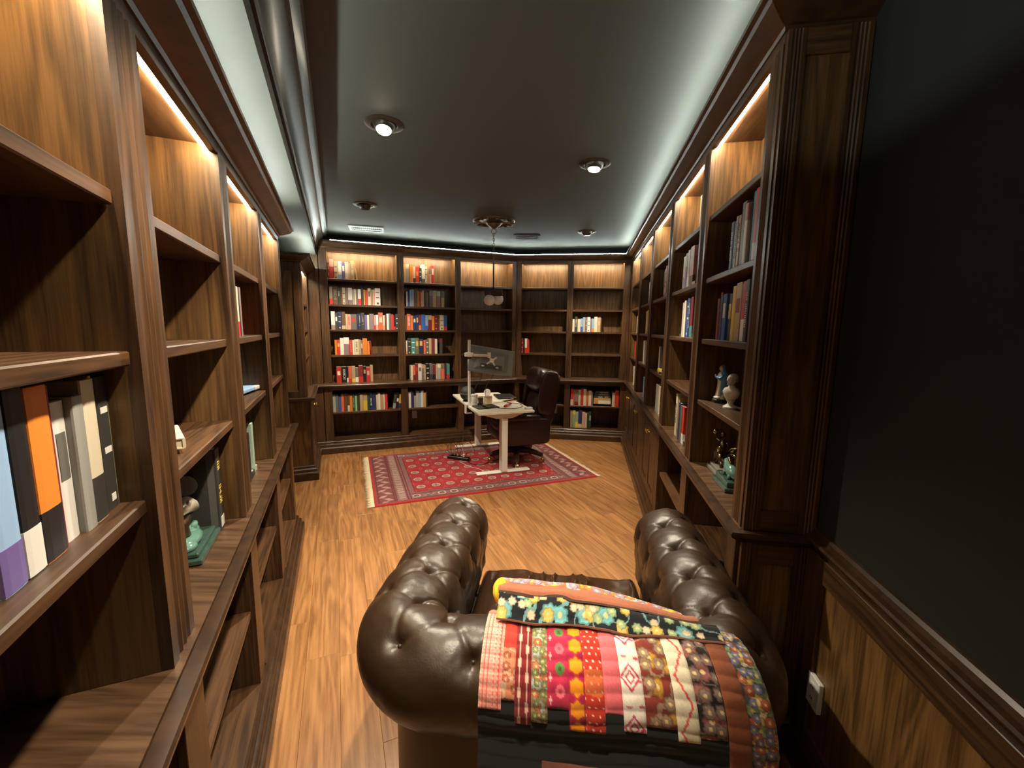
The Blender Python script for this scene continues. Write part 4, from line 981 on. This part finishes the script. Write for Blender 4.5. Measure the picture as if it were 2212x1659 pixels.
# ground cloth under the patches
U, V = np.meshgrid(np.linspace(-.288, .346, 150), np.linspace(.02, .56, 150), indexing='ij')
grid_obj('ground_cloth', q_pts(U, V, 0, SHR), base(U, (.011,.013,.013)), QM, QT)
for nm, a, b, L_, fn in QW: patch('patch', a, b, ST0-.03, ST0+L_-.03, fn)['label'] = nm+' patch'
patch('patch', .346, .400, .06, .56, f_solid((.24,.075,.035)))['label'] = 'plain brown edge strip'
patch('patch', .400, .462, .07, .56, bright)['label'] = 'bright floral turned-over edge'
patch('patch', -.12, .345, .512, .56, f_solid((.17,.06,.035)))['label'] = 'rust brown lower band'
patch('patch', -.287, -.228, .05, ST0-.032, f_solid((.52,.20,.13)))['label'] = 'plain rose brown patch'
# folded-over top: black paisley backing, brown binding, flowered face
def fold(name, x0, x1, s0, s1, h0, h1, fn, wav=.006, sd=0, step=.0026):
    U, V = np.meshgrid(np.linspace(x0, x1, int((x1-x0)/step)), np.linspace(0, 1, max(8, int((s1-s0)/step))), indexing='ij')
    S = s0+(s1-s0)*V + wav*(vnoise(U*14, U*0, sd)-.5)*2; H_ = h0+(h1-h0)*np.sin(V*pi/2*1.0)+.004*(vnoise(U*18, V*2, sd+1)-.5)
    c = fn(U-x0, (S-s0), x1-x0, s1-s0)*(.88+.24*vnoise(U*700, S*700, 4))[..., None]
    return grid_obj(name, q_pts(U, S, H_, SHR*.6), c, QM, QT)
paisley2 = floral((.010,.012,.014), [(.16,.42,.44), (.58,.42,.10), (.30,.42,.22), (.62,.50,.36)], 21, .36, (.16,.34,.36), 5)
def loft(name, x0, x1, pts, fn, wav=.006, sd=0, step=.0026):
    """cloth carried along a curve of (s, height) points; the loft sinks towards the right-hand end"""
    P = np.array(pts); d = np.concatenate([[0], np.cumsum(np.hypot(*np.diff(P, axis=0).T))]); L_ = d[-1]
    U, V = np.meshgrid(np.linspace(x0, x1, int((x1-x0)/step)), np.linspace(0, L_, max(8, int(L_/step))), indexing='ij')
    S = np.interp(V, d, P[:, 0]) + wav*(vnoise(U*14, U*0, sd)-.5)*2; k = 1-.62*np.clip((U+.02)/.36, 0, 1)**1.3
    H_ = np.interp(V, d, P[:, 1])*k+.006*(vnoise(U*16, V*6, sd+1)-.5)+.003
    c = fn(U-x0, V, x1-x0, L_)*(.88+.24*vnoise(U*700, V*700, 4))[..., None]
    return grid_obj(name, q_pts(U, S, H_, SHR*.6), c, QM, QT)
loft('fold_backing', -.255, .41, [(.186,.010),(.172,.020),(.158,.036),(.146,.050),(.136,.058)], paisley2)['label'] = 'black paisley backing of the folded edge'
loft('fold_piping', -.255, .41, [(.193,.009),(.190,.013),(.186,.011)], f_solid((.16,.06,.035)))
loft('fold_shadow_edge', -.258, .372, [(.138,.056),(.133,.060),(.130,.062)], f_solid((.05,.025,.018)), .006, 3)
loft('binding', -.262, .365, [(.131,.061),(.126,.070),(.112,.078),(.098,.082)], f_solid((.34,.12,.065)), .008, 3)['label'] = 'brown binding rolled along the fold'
loft('fold_face', -.262, .33, [(.099,.082),(.080,.098),(.055,.105),(.02,.080),(-.02,.02)], floral((.62,.12,.05), [(.78,.48,.04), (.72,.66,.55), (.70,.20,.04), (.30,.22,.34)], 17, .85, (.65,.5,.3), 22), .008, 3)['label'] = 'flowered face of the folded edge'
ye = MB().tube([(-.197, -q_profile(np.array([s]), h)[0][0], q_profile(np.array([s]), h)[1][0]) for s, h in ((-.02,.03),(.01,.06),(.04,.078),(.07,.082),(.095,.072),(.112,.055),(.122,.04))], [.012,.020,.025,.027,.026,.022,.012], 16)
link('fold_end', ye, plain('yellow_cotton', (.72,.42,.015), .9), QT, 'all', label='yellow rolled end of the fold')

# ------------------------------------------------------------------ desk
dd_ = Vector((-.337, .9415)); dw = Vector((dd_.y, -dd_.x)); DC = Vector((-.277, 5.065))
DZ = .74; DR = atan2(dw.y, dw.x)     # local x = across (to the chair), y = along (away)
desk = thing('desk', 'white height-adjustable desk with two T-shaped legs standing on the rug', 'desk', (DC.x, DC.y, 0), DR)
link('desk_top', MB().box(-.325, .325, -.675, .675, DZ-.026, DZ, .003), WHITE, desk)
DL = plain('desk_enamel', (.78,.76,.70), .35)
RZ = .0165
for y in (-.56, .56):
    lg = link('leg', MB().box(-.035, .035, y-.05, y+.05, RZ+.02, DZ-.09, .004).box(-.05, .05, y-.028, y+.028, DZ-.036, DZ-.0265), DL, desk)
    link('foot', MB().box(-.315, .315, y-.038, y+.038, RZ, RZ+.022, .006), DL, lg)
    link('bracket',
         MB().add([(a, b, z) for b in (y-.03, y+.03) for a, z in ((-.235, DZ-.036), (-.235, DZ-.046), (-.09, DZ-.092), (.09, DZ-.092), (.235, DZ-.046), (.235, DZ-.036))],
                  [(0,1,2,3,4,5), (11,10,9,8,7,6)] + [((k+1) % 6, k, 6+k, 6+(k+1) % 6) for k in range(6)]), DL, lg)
link('crossbar', MB().box(-.03, .03, -.53, .53, DZ-.07, DZ-.03, .003), DL, desk)
def don(x, y, z=DZ): q = DC + dw*x + dd_*y; return (q.x, q.y, z)
def dloc(px, py): v = Vector((px, py))-DC; return v.dot(dw), v.dot(dd_)
# monitor arm and monitor
px_, py_ = dloc(-.50, 4.80)
pl_ = thing('monitor_mount', 'white monitor pole clamped to the desk edge with a short arm', 'monitor arm', don(px_, py_, 0), DR)
link('pole', MB().tube([(0,0,DZ+.001),(0,0,1.50)], .0175, 20), WMET, pl_, True)
link('pole_cap', MB().lathe([(.018,1.50),(.017,1.505),(.001,1.506)], 20), WMET, pl_, True)
cl_ = link('clamp', MB().box(-.035,.035,-.03,.03,DZ+.001,DZ+.016,.003).box(-.052,-.036,-.03,.03,DZ-.085,DZ+.016,.003).box(-.052,.03,-.03,.03,DZ-.098,DZ-.086,.003), WMET, pl_)
link('screw', MB().lathe([(.001,DZ-.085),(.018,DZ-.082),(.018,DZ-.074),(.006,DZ-.07),(.006,DZ-.03),(.012,DZ-.0275)], 14, (-.0,0,0)), BLACK, cl_, True)
ax_ = atan2(-.05, .31) - DR
AZ = 1.335
ar = link('arm', MB().box(-.05,.05,-.03,.03,AZ-.025,AZ+.025,.006).box(.03,.24,-.014,.014,AZ-.022,AZ+.010,.004).lathe([(.022,AZ-.03),(.022,AZ+.03)], 16, (.235,0,0)), WMET, pl_); ar.rotation_euler = (0,0,ax_)
link('collar', MB().lathe([(.019,0),(.024,.002),(.024,.016),(.019,.018)], 18, (0,0,AZ-.05)), BLACK, pl_, True)
link('lever', MB().box(.02,.032,.02,.028,AZ+.012,AZ+.055,.002), WMET, ar)
vp = MB()
for s in (-1, 1): vp.xf(Matrix.Identity(4)); vp.add(*[(lambda q: (q.v, q.f))(MB().box(-.07,.07,-.004,.004,-.010,.010,.002).xf(Matrix.Rotation(s*radians(45), 4, 'Y')))][0])
vp.box(-.025,.025,-.012,.006,-.025,.025,.004)
MONM = plain('monitor_shell', (.15,.165,.172), .45, noise=.1, nscale=6)
# monitor: its back faces the camera, rolled a little and leaning back
mc = Vector((-.245, 4.845, 1.262)); 
Mm = Matrix.Translation(mc) @ Matrix.Rotation(radians(11), 4, 'Z') @ Matrix.Rotation(radians(9), 4, 'Y') @ Matrix.Rotation(radians(-16), 4, 'X')
mon = thing('monitor', 'dark grey flat monitor seen from behind, held tilted above the desk', 'monitor'); mon.matrix_world = Mm
sk = Matrix(((1, 0, .16, 0), (0, 1, 0, 0), (.0, 0, 1, 0), (0, 0, 0, 1)))
link('shell', MB().box(-.265,.265,-.010,.016,-.155,.155,.008).add([(-.20,-.010,-.12),(.20,-.010,-.12),(.20,-.010,.10),(-.20,-.010,.10),(-.15,-.034,-.09),(.15,-.034,-.09),(.15,-.034,.06),(-.15,-.034,.06)],
     [(0,1,5,4),(1,2,6,5),(2,3,7,6),(3,0,4,7),(4,5,6,7)]), MONM, mon)
link('screen', MB().box(-.258,.258,.0155,.018,-.148,.148), plain('screen_black', (.006,.006,.008), .12), mon)
link('port_bay', MB().box(-.13,.13,-.0355,-.033,-.105,-.05,.001), BLACK, mon)
for x in (-.10, .07): link('port', MB().box(x-.018,x+.018,-.040,-.035,-.09,-.072,.002), plain('steel', (.5,.5,.48), .35, .9), mon)
o = link('mount_plate', vp, WMET, pl_); ip = (Matrix.Translation(pl_.location) @ Matrix.Rotation(DR, 4, 'Z')).inverted()
o.matrix_local = ip @ Matrix.Translation(mc + Vector((.005,-.045,.005))) @ Matrix.Rotation(radians(11), 4, 'Z') @ Matrix.Rotation(radians(14), 4, 'Y') @ Matrix.Rotation(radians(-12), 4, 'X')
def cable(name, pts, r, mat, lab, cat='cable', n=14):
    P = [Vector(p) for p in pts]; out = []
    for i in range(len(P)-1):
        a, b, c, d = P[max(i-1, 0)], P[i], P[i+1], P[min(i+2, len(P)-1)]
        for k in range(n):
            t = k/n; out.append(.5*((2*b)+(c-a)*t+(2*a-5*b+4*c-d)*t*t+(3*b-a-3*c+d)*t**3))
    out.append(P[-1]); return tag(link(name, MB().tube(out, r, 6), mat, None, 'all'), lab, cat)
cable('cable', [(-.33,4.80,1.18),(-.37,4.83,1.05),(-.44,4.90,.93),(-.45,4.95,.82),(-.40,5.05,.745)], .003, BLACK, 'thin black cable hanging from the left of the monitor to the desk')
cable('cable', [(-.19,4.82,1.17),(-.24,4.84,1.06),(-.31,4.95,.95),(-.33,5.10,.80),(-.30,5.2,.745)], .003, BLACK, 'thin black cable hanging from the middle of the monitor to the desk')
# things on the desk
def dthing(nm, lab, cat, px, py, rz=0.0, z=DZ+.0006, group=None): return thing(nm, lab, cat, (px, py, z), rz, group)
t = dthing('speaker', 'round black speaker on the far left desk corner behind the pole', 'speaker', -.55, 5.06)
link('body', MB().ball((0,0,.098), .093, 24, 16), plain('black_fabric', (.014,.015,.017), .6), t, 'all'); link('base', MB().lathe([(.001,0),(.06,0),(.055,.012),(.03,.02)], 20), BLACK, t, True)
link('band', MB().lathe([(.0935,.09),(.095,.093),(.095,.103),(.0935,.106)], 28), plain('grey_trim', (.12,.12,.12), .3), t, True)
t = dthing('canister', 'white lidded canister on the desk beside the pole', 'canister', -.44, 4.79)
link('body', MB().lathe([(.001,0),(.036,0),(.038,.004),(.038,.105),(.036,.108),(.001,.108)], 24), plain('white_ceramic', (.66,.66,.62), .3), t, True); link('lid', MB().lathe([(.0375,.1085),(.04,.11),(.04,.128),(.035,.132),(.001,.132)], 24), plain('white_cap', (.75,.75,.72), .35), t, True)
t = dthing('jar', 'amber glass jar with pale lid on the desk', 'jar', -.375, 4.90)
link('glass', MB().lathe([(.001,0),(.032,0),(.035,.004),(.035,.07),(.031,.074),(.001,.074)], 22), plain('amber_glass', (.13,.062,.012), .12, coat=.6), t, True); link('lid', MB().lathe([(.035,.0745),(.037,.076),(.037,.088),(.001,.09)], 22), plain('cream_cap', (.62,.5,.36), .5), t, True)
t = dthing('candle_jar', 'cream candle jar with a pinkish lid on the desk right of the amber jar', 'candle', -.285, 4.90)
link('jar', MB().lathe([(.001,0),(.046,0),(.048,.004),(.048,.075),(.001,.076)], 26), plain('cream_wax', (.66,.55,.34), .4), t, True); link('lid', MB().lathe([(.0485,.0765),(.05,.078),(.05,.09),(.047,.092),(.001,.093)], 26), plain('rose_lid', (.55,.33,.25), .45), t, True)
t = dthing('vanity_mirror', 'small round white mirror on a stand behind the candle jar', 'mirror', -.315, 5.24, radians(10))
link('stand', MB().lathe([(.001,0),(.035,0),(.033,.006),(.005,.01),(.004,.045),(.001,.045)], 18), WMET, t, True); link('disc', MB().lathe([(.001,-.005),(.040,-.005),(.044,0),(.040,.005),(.001,.005)], 28, (0,0,0)).xf(Matrix.Translation((0,0,.085)) @ Matrix.Rotation(radians(80), 4, 'X')), plain('mirror_back', (.68,.66,.60), .3), t, True)
t = dthing('laptop', 'closed black laptop lying at the chair side of the desk', 'laptop', -.095, 5.40, DR+radians(-6))
link('base', MB().box(-.12,.12,-.17,.17,0,.010,.003), BLACK, t); link('lid', MB().box(-.12,.12,-.17,.17,.0105,.018,.003), plain('laptop_lid', (.02,.022,.024), .35), t)
t = dthing('paper_stack', 'small stack of white papers beside the candle jar', 'papers', -.185, 5.05, DR+.3)
for k in range(3): link('sheet', MB().box(-.055+.006*k,.055,-.07,.07-.008*k,.0022*k,.0022*k+.0018), plain('paper', (.76,.73,.64), .8), t)
t = dthing('phone', 'black phone lying on the dark tray at the near desk end', 'phone', -.27, 4.66, DR+.3, DZ+.0125)
link('body', MB().box(-.045,.045,-.07,.07,0,.012,.004), BLACK, t); link('stripe', MB().box(-.03,.03,-.066,-.062,.0121,.0128), plain('grey_trim', (.12,.12,.12), .3), t)
t = dthing('tray', 'dark flat tray at the near end of the desk', 'tray', -.30, 4.68, DR+.15)
link('plate', MB().box(-.13,.13,-.10,.10,0,.006,.002), plain('dark_tray', (.05,.043,.036), .5), t); rm = MB()
for a, b, c, d in ((-.13,.13,-.10,-.094),(-.13,.13,.094,.10),(-.13,-.124,-.094,.094),(.124,.13,-.094,.094)): rm.box(a, b, c, d, .0062, .012, .001)
link('rim', rm, plain('dark_tray', (.05,.043,.036), .5), t)
t = dthing('dark_wallet', 'small dark leather wallet lying behind the tray', 'wallet', -.385, 4.80-.02+.04, DR+.5)
link('cover', MB().box(-.035,.035,-.03,.03,0,.014,.004), LEATHD, t); link('flap', MB().box(-.035,.035,-.03,.0,.0142,.018,.002), LEATHD, t)
t = dthing('marker', 'red marker with a pale label lying on the desk', 'marker', -.05, 4.745, atan2(.297, .121), DZ+.0165)
link('barrel', MB().lathe([(.001,-.085),(.012,-.083),(.0155,-.07),(.0155,.03),(.011,.04),(.011,.10),(.006,.13),(.001,.131)], 18, ax='x'), plain('red_plastic', (.42,.02,.03), .35), t, True)
link('sticker', MB().lathe([(.0158,-.045),(.0161,-.044),(.0161,.012),(.0158,.013)], 18, ax='x'), plain('pink_label', (.6,.3,.28), .5), t, True)
t = dthing('notepaper', 'loose white sheet under the red marker', 'paper', -.13, 4.80, DR+.25)
link('sheet', MB().box(-.09,.09,-.06,.06,0,.001), plain('paper', (.76,.73,.64), .8), t)
t = dthing('charger_box', 'small white box on the right near corner of the desk', 'box', .19, 4.60, DR)
link('case', MB().box(-.04,.04,-.03,.03,0,.022,.004), WMET, t); link('seam', MB().box(-.0405,.0405,-.0305,.0305,.010,.0115), plain('grey_line', (.4,.4,.38), .5), t)
t = dthing('cable_tangle', 'tangle of brown and black pens and wires beside the laptop', 'pens', -.06, 5.12, DR)
for k in range(5):
    link('pen', MB().tube([(-.09+.014*k, -.06-.01*k, .005+.0095*(k % 2)), (.08+.012*k, .05-.02*k, .005+.0095*(k % 2))], .0045, 8), (BLACK, bmat('Y'), bmat('b'), BLACK, bmat('p'))[k], t, True)
cable('cable', [(-.20,4.64,.7445),(-.10,4.60,.7445),(.03,4.60,.7445),(.12,4.72,.7445),(.10,4.88,.7445),(.0,4.95,.7445),(-.06,4.98,.7445)], .0032, plain('grey_cable', (.05,.05,.045), .5), 'grey cable looping over the near end of the desk')
# power strip and cables on the rug
ps = thing('power_strip', 'black power strip with plugs lying on the rug by the desk leg', 'power strip', (-.655, 4.99, .0165), radians(-20))
link('case', MB().box(-.15,.15,-.03,.03,0,.036,.006), BLACK, ps)
for k, x in enumerate((-.09, -.045, .01, .075)): link('plug', MB().box(x-.014,x+.014,-.014,.014,.0365,.075 if k == 3 else .06,.004), WMET if k == 3 else BLACK, ps)
for k, (x, hh, sd, mt) in enumerate(((-.09,.24,.05,BLACK),(-.045,.20,-.06,BLACK),(.01,.26,.09,BLACK),(.075,.22,.05,WMET))):
    q = Matrix.Translation((-.655,4.99,.0165)) @ Matrix.Rotation(radians(-20), 4, 'Z')
    P = [q @ Vector(p) for p in ((x,0,.06 if k < 3 else .075),(x-sd*.5,.01,hh*.7),(x+sd,.02,hh),(x+sd*2.2,.03,hh*.5),(x+sd*1.2,.06,.03))]
    cable('cable', P, .0028, mt, ('leftmost black lead looping up from the power strip','second black lead looping up from the power strip','tallest black lead looping up from the power strip','white lead looping up from the power strip')[k])
cable('cable', [(-.55,4.93,.021),(-.46,4.80,.021),(-.34,4.78,.021),(-.26,4.90,.021),(-.12,5.02,.021),(-.02,5.05,.021)], .004, BLACK, 'black cord running over the rug from the power strip to the chair')
cable('cable', [(-.62,4.86,.0205),(-.48,4.70,.0205),(-.36,4.62,.0205),(-.30,4.50,.0205),(-.27,4.40,.0205)], .0025, WMET, 'thin white cord running over the rug to the desk foot')
cable('cable', [(-.60,5.42,.70),(-.62,5.40,.55),(-.63,5.30,.30),(-.62,5.08,.07)], .003, BLACK, 'black cord hanging from the desk down to the power strip')

# ------------------------------------------------------------------ office chair
oc_d = Vector((-.955, -.295)); oc = thing('office_chair', 'dark brown leather swivel chair with high back behind the desk', 'chair', (.06, 4.985, .0165), atan2(-oc_d.x, oc_d.y)+0.0)
OL_ = plain('oxblood_leather', (.028,.012,.012), .33, bump=.2, bscale=140); WD = plain('dark_walnut', (.035,.014,.007), .35)
cw = None
for k in range(5):
    a = 2*pi*k/5+.35; ca, sa = cos(a), sin(a)
    link('base_arm', MB().tube([(0,0,.145),(.17*ca,.17*sa,.14),(.34*ca,.34*sa,.10)], [.042,.034,.026], 10), WD, oc, True)
    cs = link('caster', MB().lathe([(.001,-.024),(.027,-.024),(.031,-.019),(.031,.019),(.027,.024),(.001,.024)], 16, (0,0,.031), 'y').tube([(0,0,.05),(0,0,.085)], .008, 8), BRASS if False else plain('brass_caster', (.45,.33,.16), .25, .9), oc, True)
    cs.location = (.335*ca, .335*sa, 0); cs.rotation_euler = (0,0,a)
link('column', MB().lathe([(.001,.10),(.05,.10),(.05,.17),(.03,.18),(.03,.29),(.09,.30),(.09,.31),(.001,.31)], 20), BLACK, oc, True)
link('seat', pillow((0,.02,.385), (.265,.29,.085), .35), OL_, oc, 'all'); link('seat_cushion', pillow((0,.04,.475), (.235,.27,.055), .4), OL_, oc, 'all')
for s in (-1, 1):
    ap = link('arm_panel', pillow((s*.285,-.01,.43), (.042,.31,.155), .22), OL_, oc, 'all'); link('armrest', pillow((s*.285,.04,.60), (.05,.25,.035), .45), OL_, ap, 'all')
def lean(mb, a=radians(11), y0=-.22, z0=.45): return mb.xf(Matrix.Translation((0,y0,z0)) @ Matrix.Rotation(a, 4, 'X') @ Matrix.Translation((0,-y0,-z0)))
brs = link('backrest', lean(pillow((0,-.27,.78), (.275,.075,.37), .30, 44, 28)), OL_, oc, 'all')
link('back_cushion', lean(pillow((0,-.19,.66), (.22,.055,.19), .45)), OL_, brs, 'all'); link('headrest', lean(pillow((0,-.165,1.01), (.235,.095,.145), .55)), OL_, brs, 'all')
for s in (-1, 1): link('wing', lean(pillow((s*.265,-.215,.88), (.035,.105,.26), .45)), OL_, brs, 'all')
link('back_shell', lean(pillow((0,-.335,.79), (.255,.03,.33), .3)), LEATHD, brs, 'all')

# ------------------------------------------------------------------ figures on the right-hand shelves
run, xl, xr = WHERE[('R', 0)]
def rt(nm, lab, cat, t_, dep, z): 
    p = run.pt(t_, -dep, z+.0006); return thing(nm, lab, cat, p, run.rz)
MA = rt('madonna_figurine', 'painted figurine of a robed woman in a blue mantle on the shelf', 'figurine', -1.075, .105, SH[3])
CR = plain('ivory_paint', (.60,.55,.46), .45); BLU = plain('blue_glaze', (.10,.27,.52), .35); SK = plain('skin_paint', (.52,.34,.24), .5)
link('base', MB().lathe([(.001,0),(.040,0),(.042,.006),(.040,.016),(.034,.02),(.001,.02)], 22), BLACK, MA, True)
rb = MB(); seg = 32; rbv = []; prof = [(.036,.0205),(.033,.03),(.028,.06),(.025,.09),(.024,.115),(.027,.135),(.026,.15),(.016,.162),(.008,.168)]
for r, z in prof:
    for k in range(seg): a = 2*pi*k/seg; q = r*(1+.10*cos(a*7)*max(0, 1-z/.13)); rbv.append((q*cos(a), q*.85*sin(a), z))
rb.add(rbv, [(i*seg+k, i*seg+(k+1) % seg, (i+1)*seg+(k+1) % seg, (i+1)*seg+k) for i in range(len(prof)-1) for k in range(seg)]+[tuple((len(prof)-1)*seg+k for k in range(seg))])
link('robe', rb, CR, MA, 'all'); link('cloud', MB().ball((-.018,-.015,.028), (.018,.016,.010), 12, 8).ball((.016,-.018,.027), (.018,.015,.009), 12, 8).ball((0,-.024,.026), (.016,.013,.008), 12, 8), plain('white_glaze', (.70,.68,.64), .3), MA, 'all')
hd_ = link('head', MB().ball((0,-.003,.182), (.0125,.0135,.016), 16, 12).ball((0,-.0165,.180), (.002,.003,.003), 8, 6).lathe([(.006,.162),(.006,.172)], 10), SK, MA, 'all')
link('hair', MB().ball((0,.003,.185), (.0145,.0135,.016), 16, 10), plain('brown_hair', (.10,.05,.025), .6), hd_, 'all')
mt = []; 
for i, (r, z) in enumerate([(.031,.035),(.033,.07),(.032,.11),(.0315,.14),(.026,.158),(.018,.17),(.0165,.19),(.009,.2015)]):
    for k in range(21): a = radians(-30+240*k/20); mt.append((r*cos(a), r*.95*sin(a)+.003, z))
link('mantle', MB().add(mt, [(i*21+k, i*21+k+1, (i+1)*21+k+1, (i+1)*21+k) for i in range(7) for k in range(20)]), BLU, MA, 'all')
link('sleeves', MB().tube([(-.024,0,.148),(-.027,-.016,.128),(-.006,-.030,.137)], [.008,.010,.005], 10).tube([(.024,0,.148),(.027,-.016,.128),(.006,-.030,.137)], [.008,.010,.005], 10), BLU, MA, 'all')
link('hands', MB().ball((-.003,-.033,.141), (.003,.004,.009), 8, 6).ball((.003,-.033,.141), (.003,.004,.009), 8, 6), SK, MA, 'all')
BU = rt('bust', 'small white bust of a draped figure at the shelf end', 'bust', -1.245, .10, SH[3]); BU.rotation_euler.z += radians(25)
PW_ = plain('white_plaster', (.62,.57,.48), .55)
link('socle', MB().lathe([(.001,0),(.034,0),(.034,.008),(.026,.012),(.016,.02),(.014,.03),(.018,.036),(.022,.042),(.001,.043)], 22), PW_, BU, True)
bs = []; BP = [(.020,.018,.043),(.036,.024,.055),(.046,.028,.072),(.048,.028,.085),(.036,.024,.098),(.018,.016,.106),(.014,.014,.116)]
for rx, ry, z in BP:
    for k in range(24): a = 2*pi*k/24; q = 1+.05*sin(a*6+z*180); bs.append((rx*cos(a)*q, ry*sin(a)*q, z))
link('shoulders', MB().add(bs, [(i*24+k, i*24+(k+1) % 24, (i+1)*24+(k+1) % 24, (i+1)*24+k) for i in range(6) for k in range(24)]), PW_, BU, 'all')
link('head', MB().ball((0,-.003,.140), (.020,.024,.028), 20, 14).ball((0,-.026,.136), (.004,.006,.007), 8, 6).ball((0,-.018,.119), (.008,.007,.006), 10, 6).ball((-.020,0,.138), (.003,.005,.007), 8, 6).ball((.020,0,.138), (.003,.005,.007), 8, 6), PW_, BU, 'all')
link('hair', MB().ball((0,.004,.150), (.022,.024,.022), 18, 12).ball((0,.022,.138), (.012,.010,.012), 12, 8), PW_, BU, 'all')
BRZ = plain('polished_bronze', (.42,.33,.18), .22, 1.0); DBR = plain('dark_bronze', (.13,.095,.06), .32, .9); GRN = plain('green_marble', (.035,.075,.06), .18, coat=.5, noise=.5, nscale=30)
GLS = plain('green_glass', (.10,.22,.18), .06, coat=1.0)
BF = rt('bronze_sculpture', 'bronze sculpture of a winged rider with a small ball, on a stone base', 'sculpture', -1.13, .125, CZ)
link('base', MB().box(-.075,.075,-.05,.05,0,.018,.003).box(-.062,.062,-.04,.04,.0182,.032,.003), plain('grey_stone', (.16,.15,.12), .4), BF)
link('beast', MB().tube([(.05,0,.045),(.02,0,.065),(-.03,-.005,.075),(-.055,-.008,.095),(-.072,-.01,.090)], [.010,.024,.026,.015,.008], 12).tube([(-.03,.012,.065),(-.035,.015,.034)], .007, 8).tube([(-.03,-.015,.065),(-.038,-.018,.034)], .007, 8).tube([(.025,.012,.058),(.03,.015,.034)], .008, 8).tube([(.025,-.014,.058),(.032,-.016,.034)], .008, 8).tube([(.05,0,.05),(.075,.0,.075),(.07,0,.11)], [.008,.006,.003], 8), DBR, BF, 'all')
for s in (-1, 1):
    wv_ = [( .0, s*.012, .085), (.03, s*.030, .12), (.062, s*.038, .138)]
    link('wing', MB().tube(wv_, [.010,.014,.004], 10).tube([(.0,s*.012,.08),(.04,s*.03,.098),(.075,s*.036,.096)], [.009,.011,.003], 10), BRZ, BF, 'all')
link('rider', MB().tube([(-.012,0,.095),(-.016,0,.125),(-.020,0,.155)], [.013,.016,.010], 12).ball((-.022,0,.178), (.011,.012,.014), 14, 10).tube([(-.018,-.012,.148),(-.045,-.02,.150),(-.062,-.02,.166)], [.006,.005,.004], 8).tube([(-.018,.012,.148),(.0,.02,.128),(-.03,.01,.112)], [.006,.005,.004], 8).tube([(-.012,-.014,.098),(-.035,-.026,.085),(-.035,-.026,.055)], [.009,.007,.005], 8), DBR, BF, 'all')
BF.scale = (1.12, 1.12, 1.12)
link('ball', MB().ball((-.070,-.02,.182), .0155, 18, 12), BRZ, BF, 'all')
GF = rt('glass_sculpture', 'green glass animal sculpture on a long marble plinth at the counter end', 'sculpture', -1.33, .10, CZ)
link('plinth', MB().box(-.10,.10,-.055,.055,0,.02,.003).box(-.085,.085,-.042,.042,.0202,.045,.003), GRN, GF)
link('body', MB().tube([(.07,0,.062),(.02,0,.078),(-.03,0,.082),(-.062,0,.11),(-.085,0,.105)], [.010,.028,.026,.016,.006], 14).tube([(-.03,.015,.07),(-.035,.02,.047)], .008, 8).tube([(-.03,-.015,.07),(-.035,-.02,.047)], .008, 8).tube([(.03,.015,.065),(.035,.02,.047)], .009, 8).tube([(.03,-.015,.065),(.035,-.02,.047)], .009, 8), GLS, GF, 'all')
link('crest', MB().tube([(.0,0,.10),(-.03,0,.125),(-.055,0,.135)], [.004,.010,.003], 8), BRZ, GF, 'all')
run, xl, xr = WHERE[('L', 0)]
run, xl, xr = WHERE[('L', 1)]
SL = thing('metal_sculpture', 'polished metal animal head over green glass waves on a stepped marble plinth', 'sculpture', run.pt(-.355, -.115, CZ+.0006), run.rz); SL.scale = (.9, .9, .86)
link('plinth', MB().box(-.13,.13,-.065,.075,0,.022,.004).box(-.115,.115,-.052,.062,.0222,.04,.004), GRN, SL)
link('wave', MB().ball((-.02,0,.055), (.085,.04,.022), 20, 10).ball((.04,.01,.062), (.04,.03,.026), 16, 10).ball((-.07,-.01,.05), (.04,.03,.018), 16, 10).tube([(.03,.0,.07),(.06,0,.085),(.085,0,.075)], [.016,.012,.003], 10), GLS, SL, 'all')
link('neck', MB().tube([(-.03,.02,.06),(-.03,.02,.11),(-.005,.015,.15)], [.035,.028,.030], 14), DBR, SL, 'all')
link('head', MB().tube([(-.075,.02,.175),(-.04,.012,.188),(.0,.005,.185),(.04,0,.165),(.075,-.004,.142)], [.012,.030,.033,.024,.012], 16).ball((-.035,-.016,.205), (.010,.008,.012), 10, 8).ball((-.035,.045,.205), (.010,.008,.012), 10, 8), plain('polished_pewter', (.78,.74,.64), .3, .55), SL, 'all')
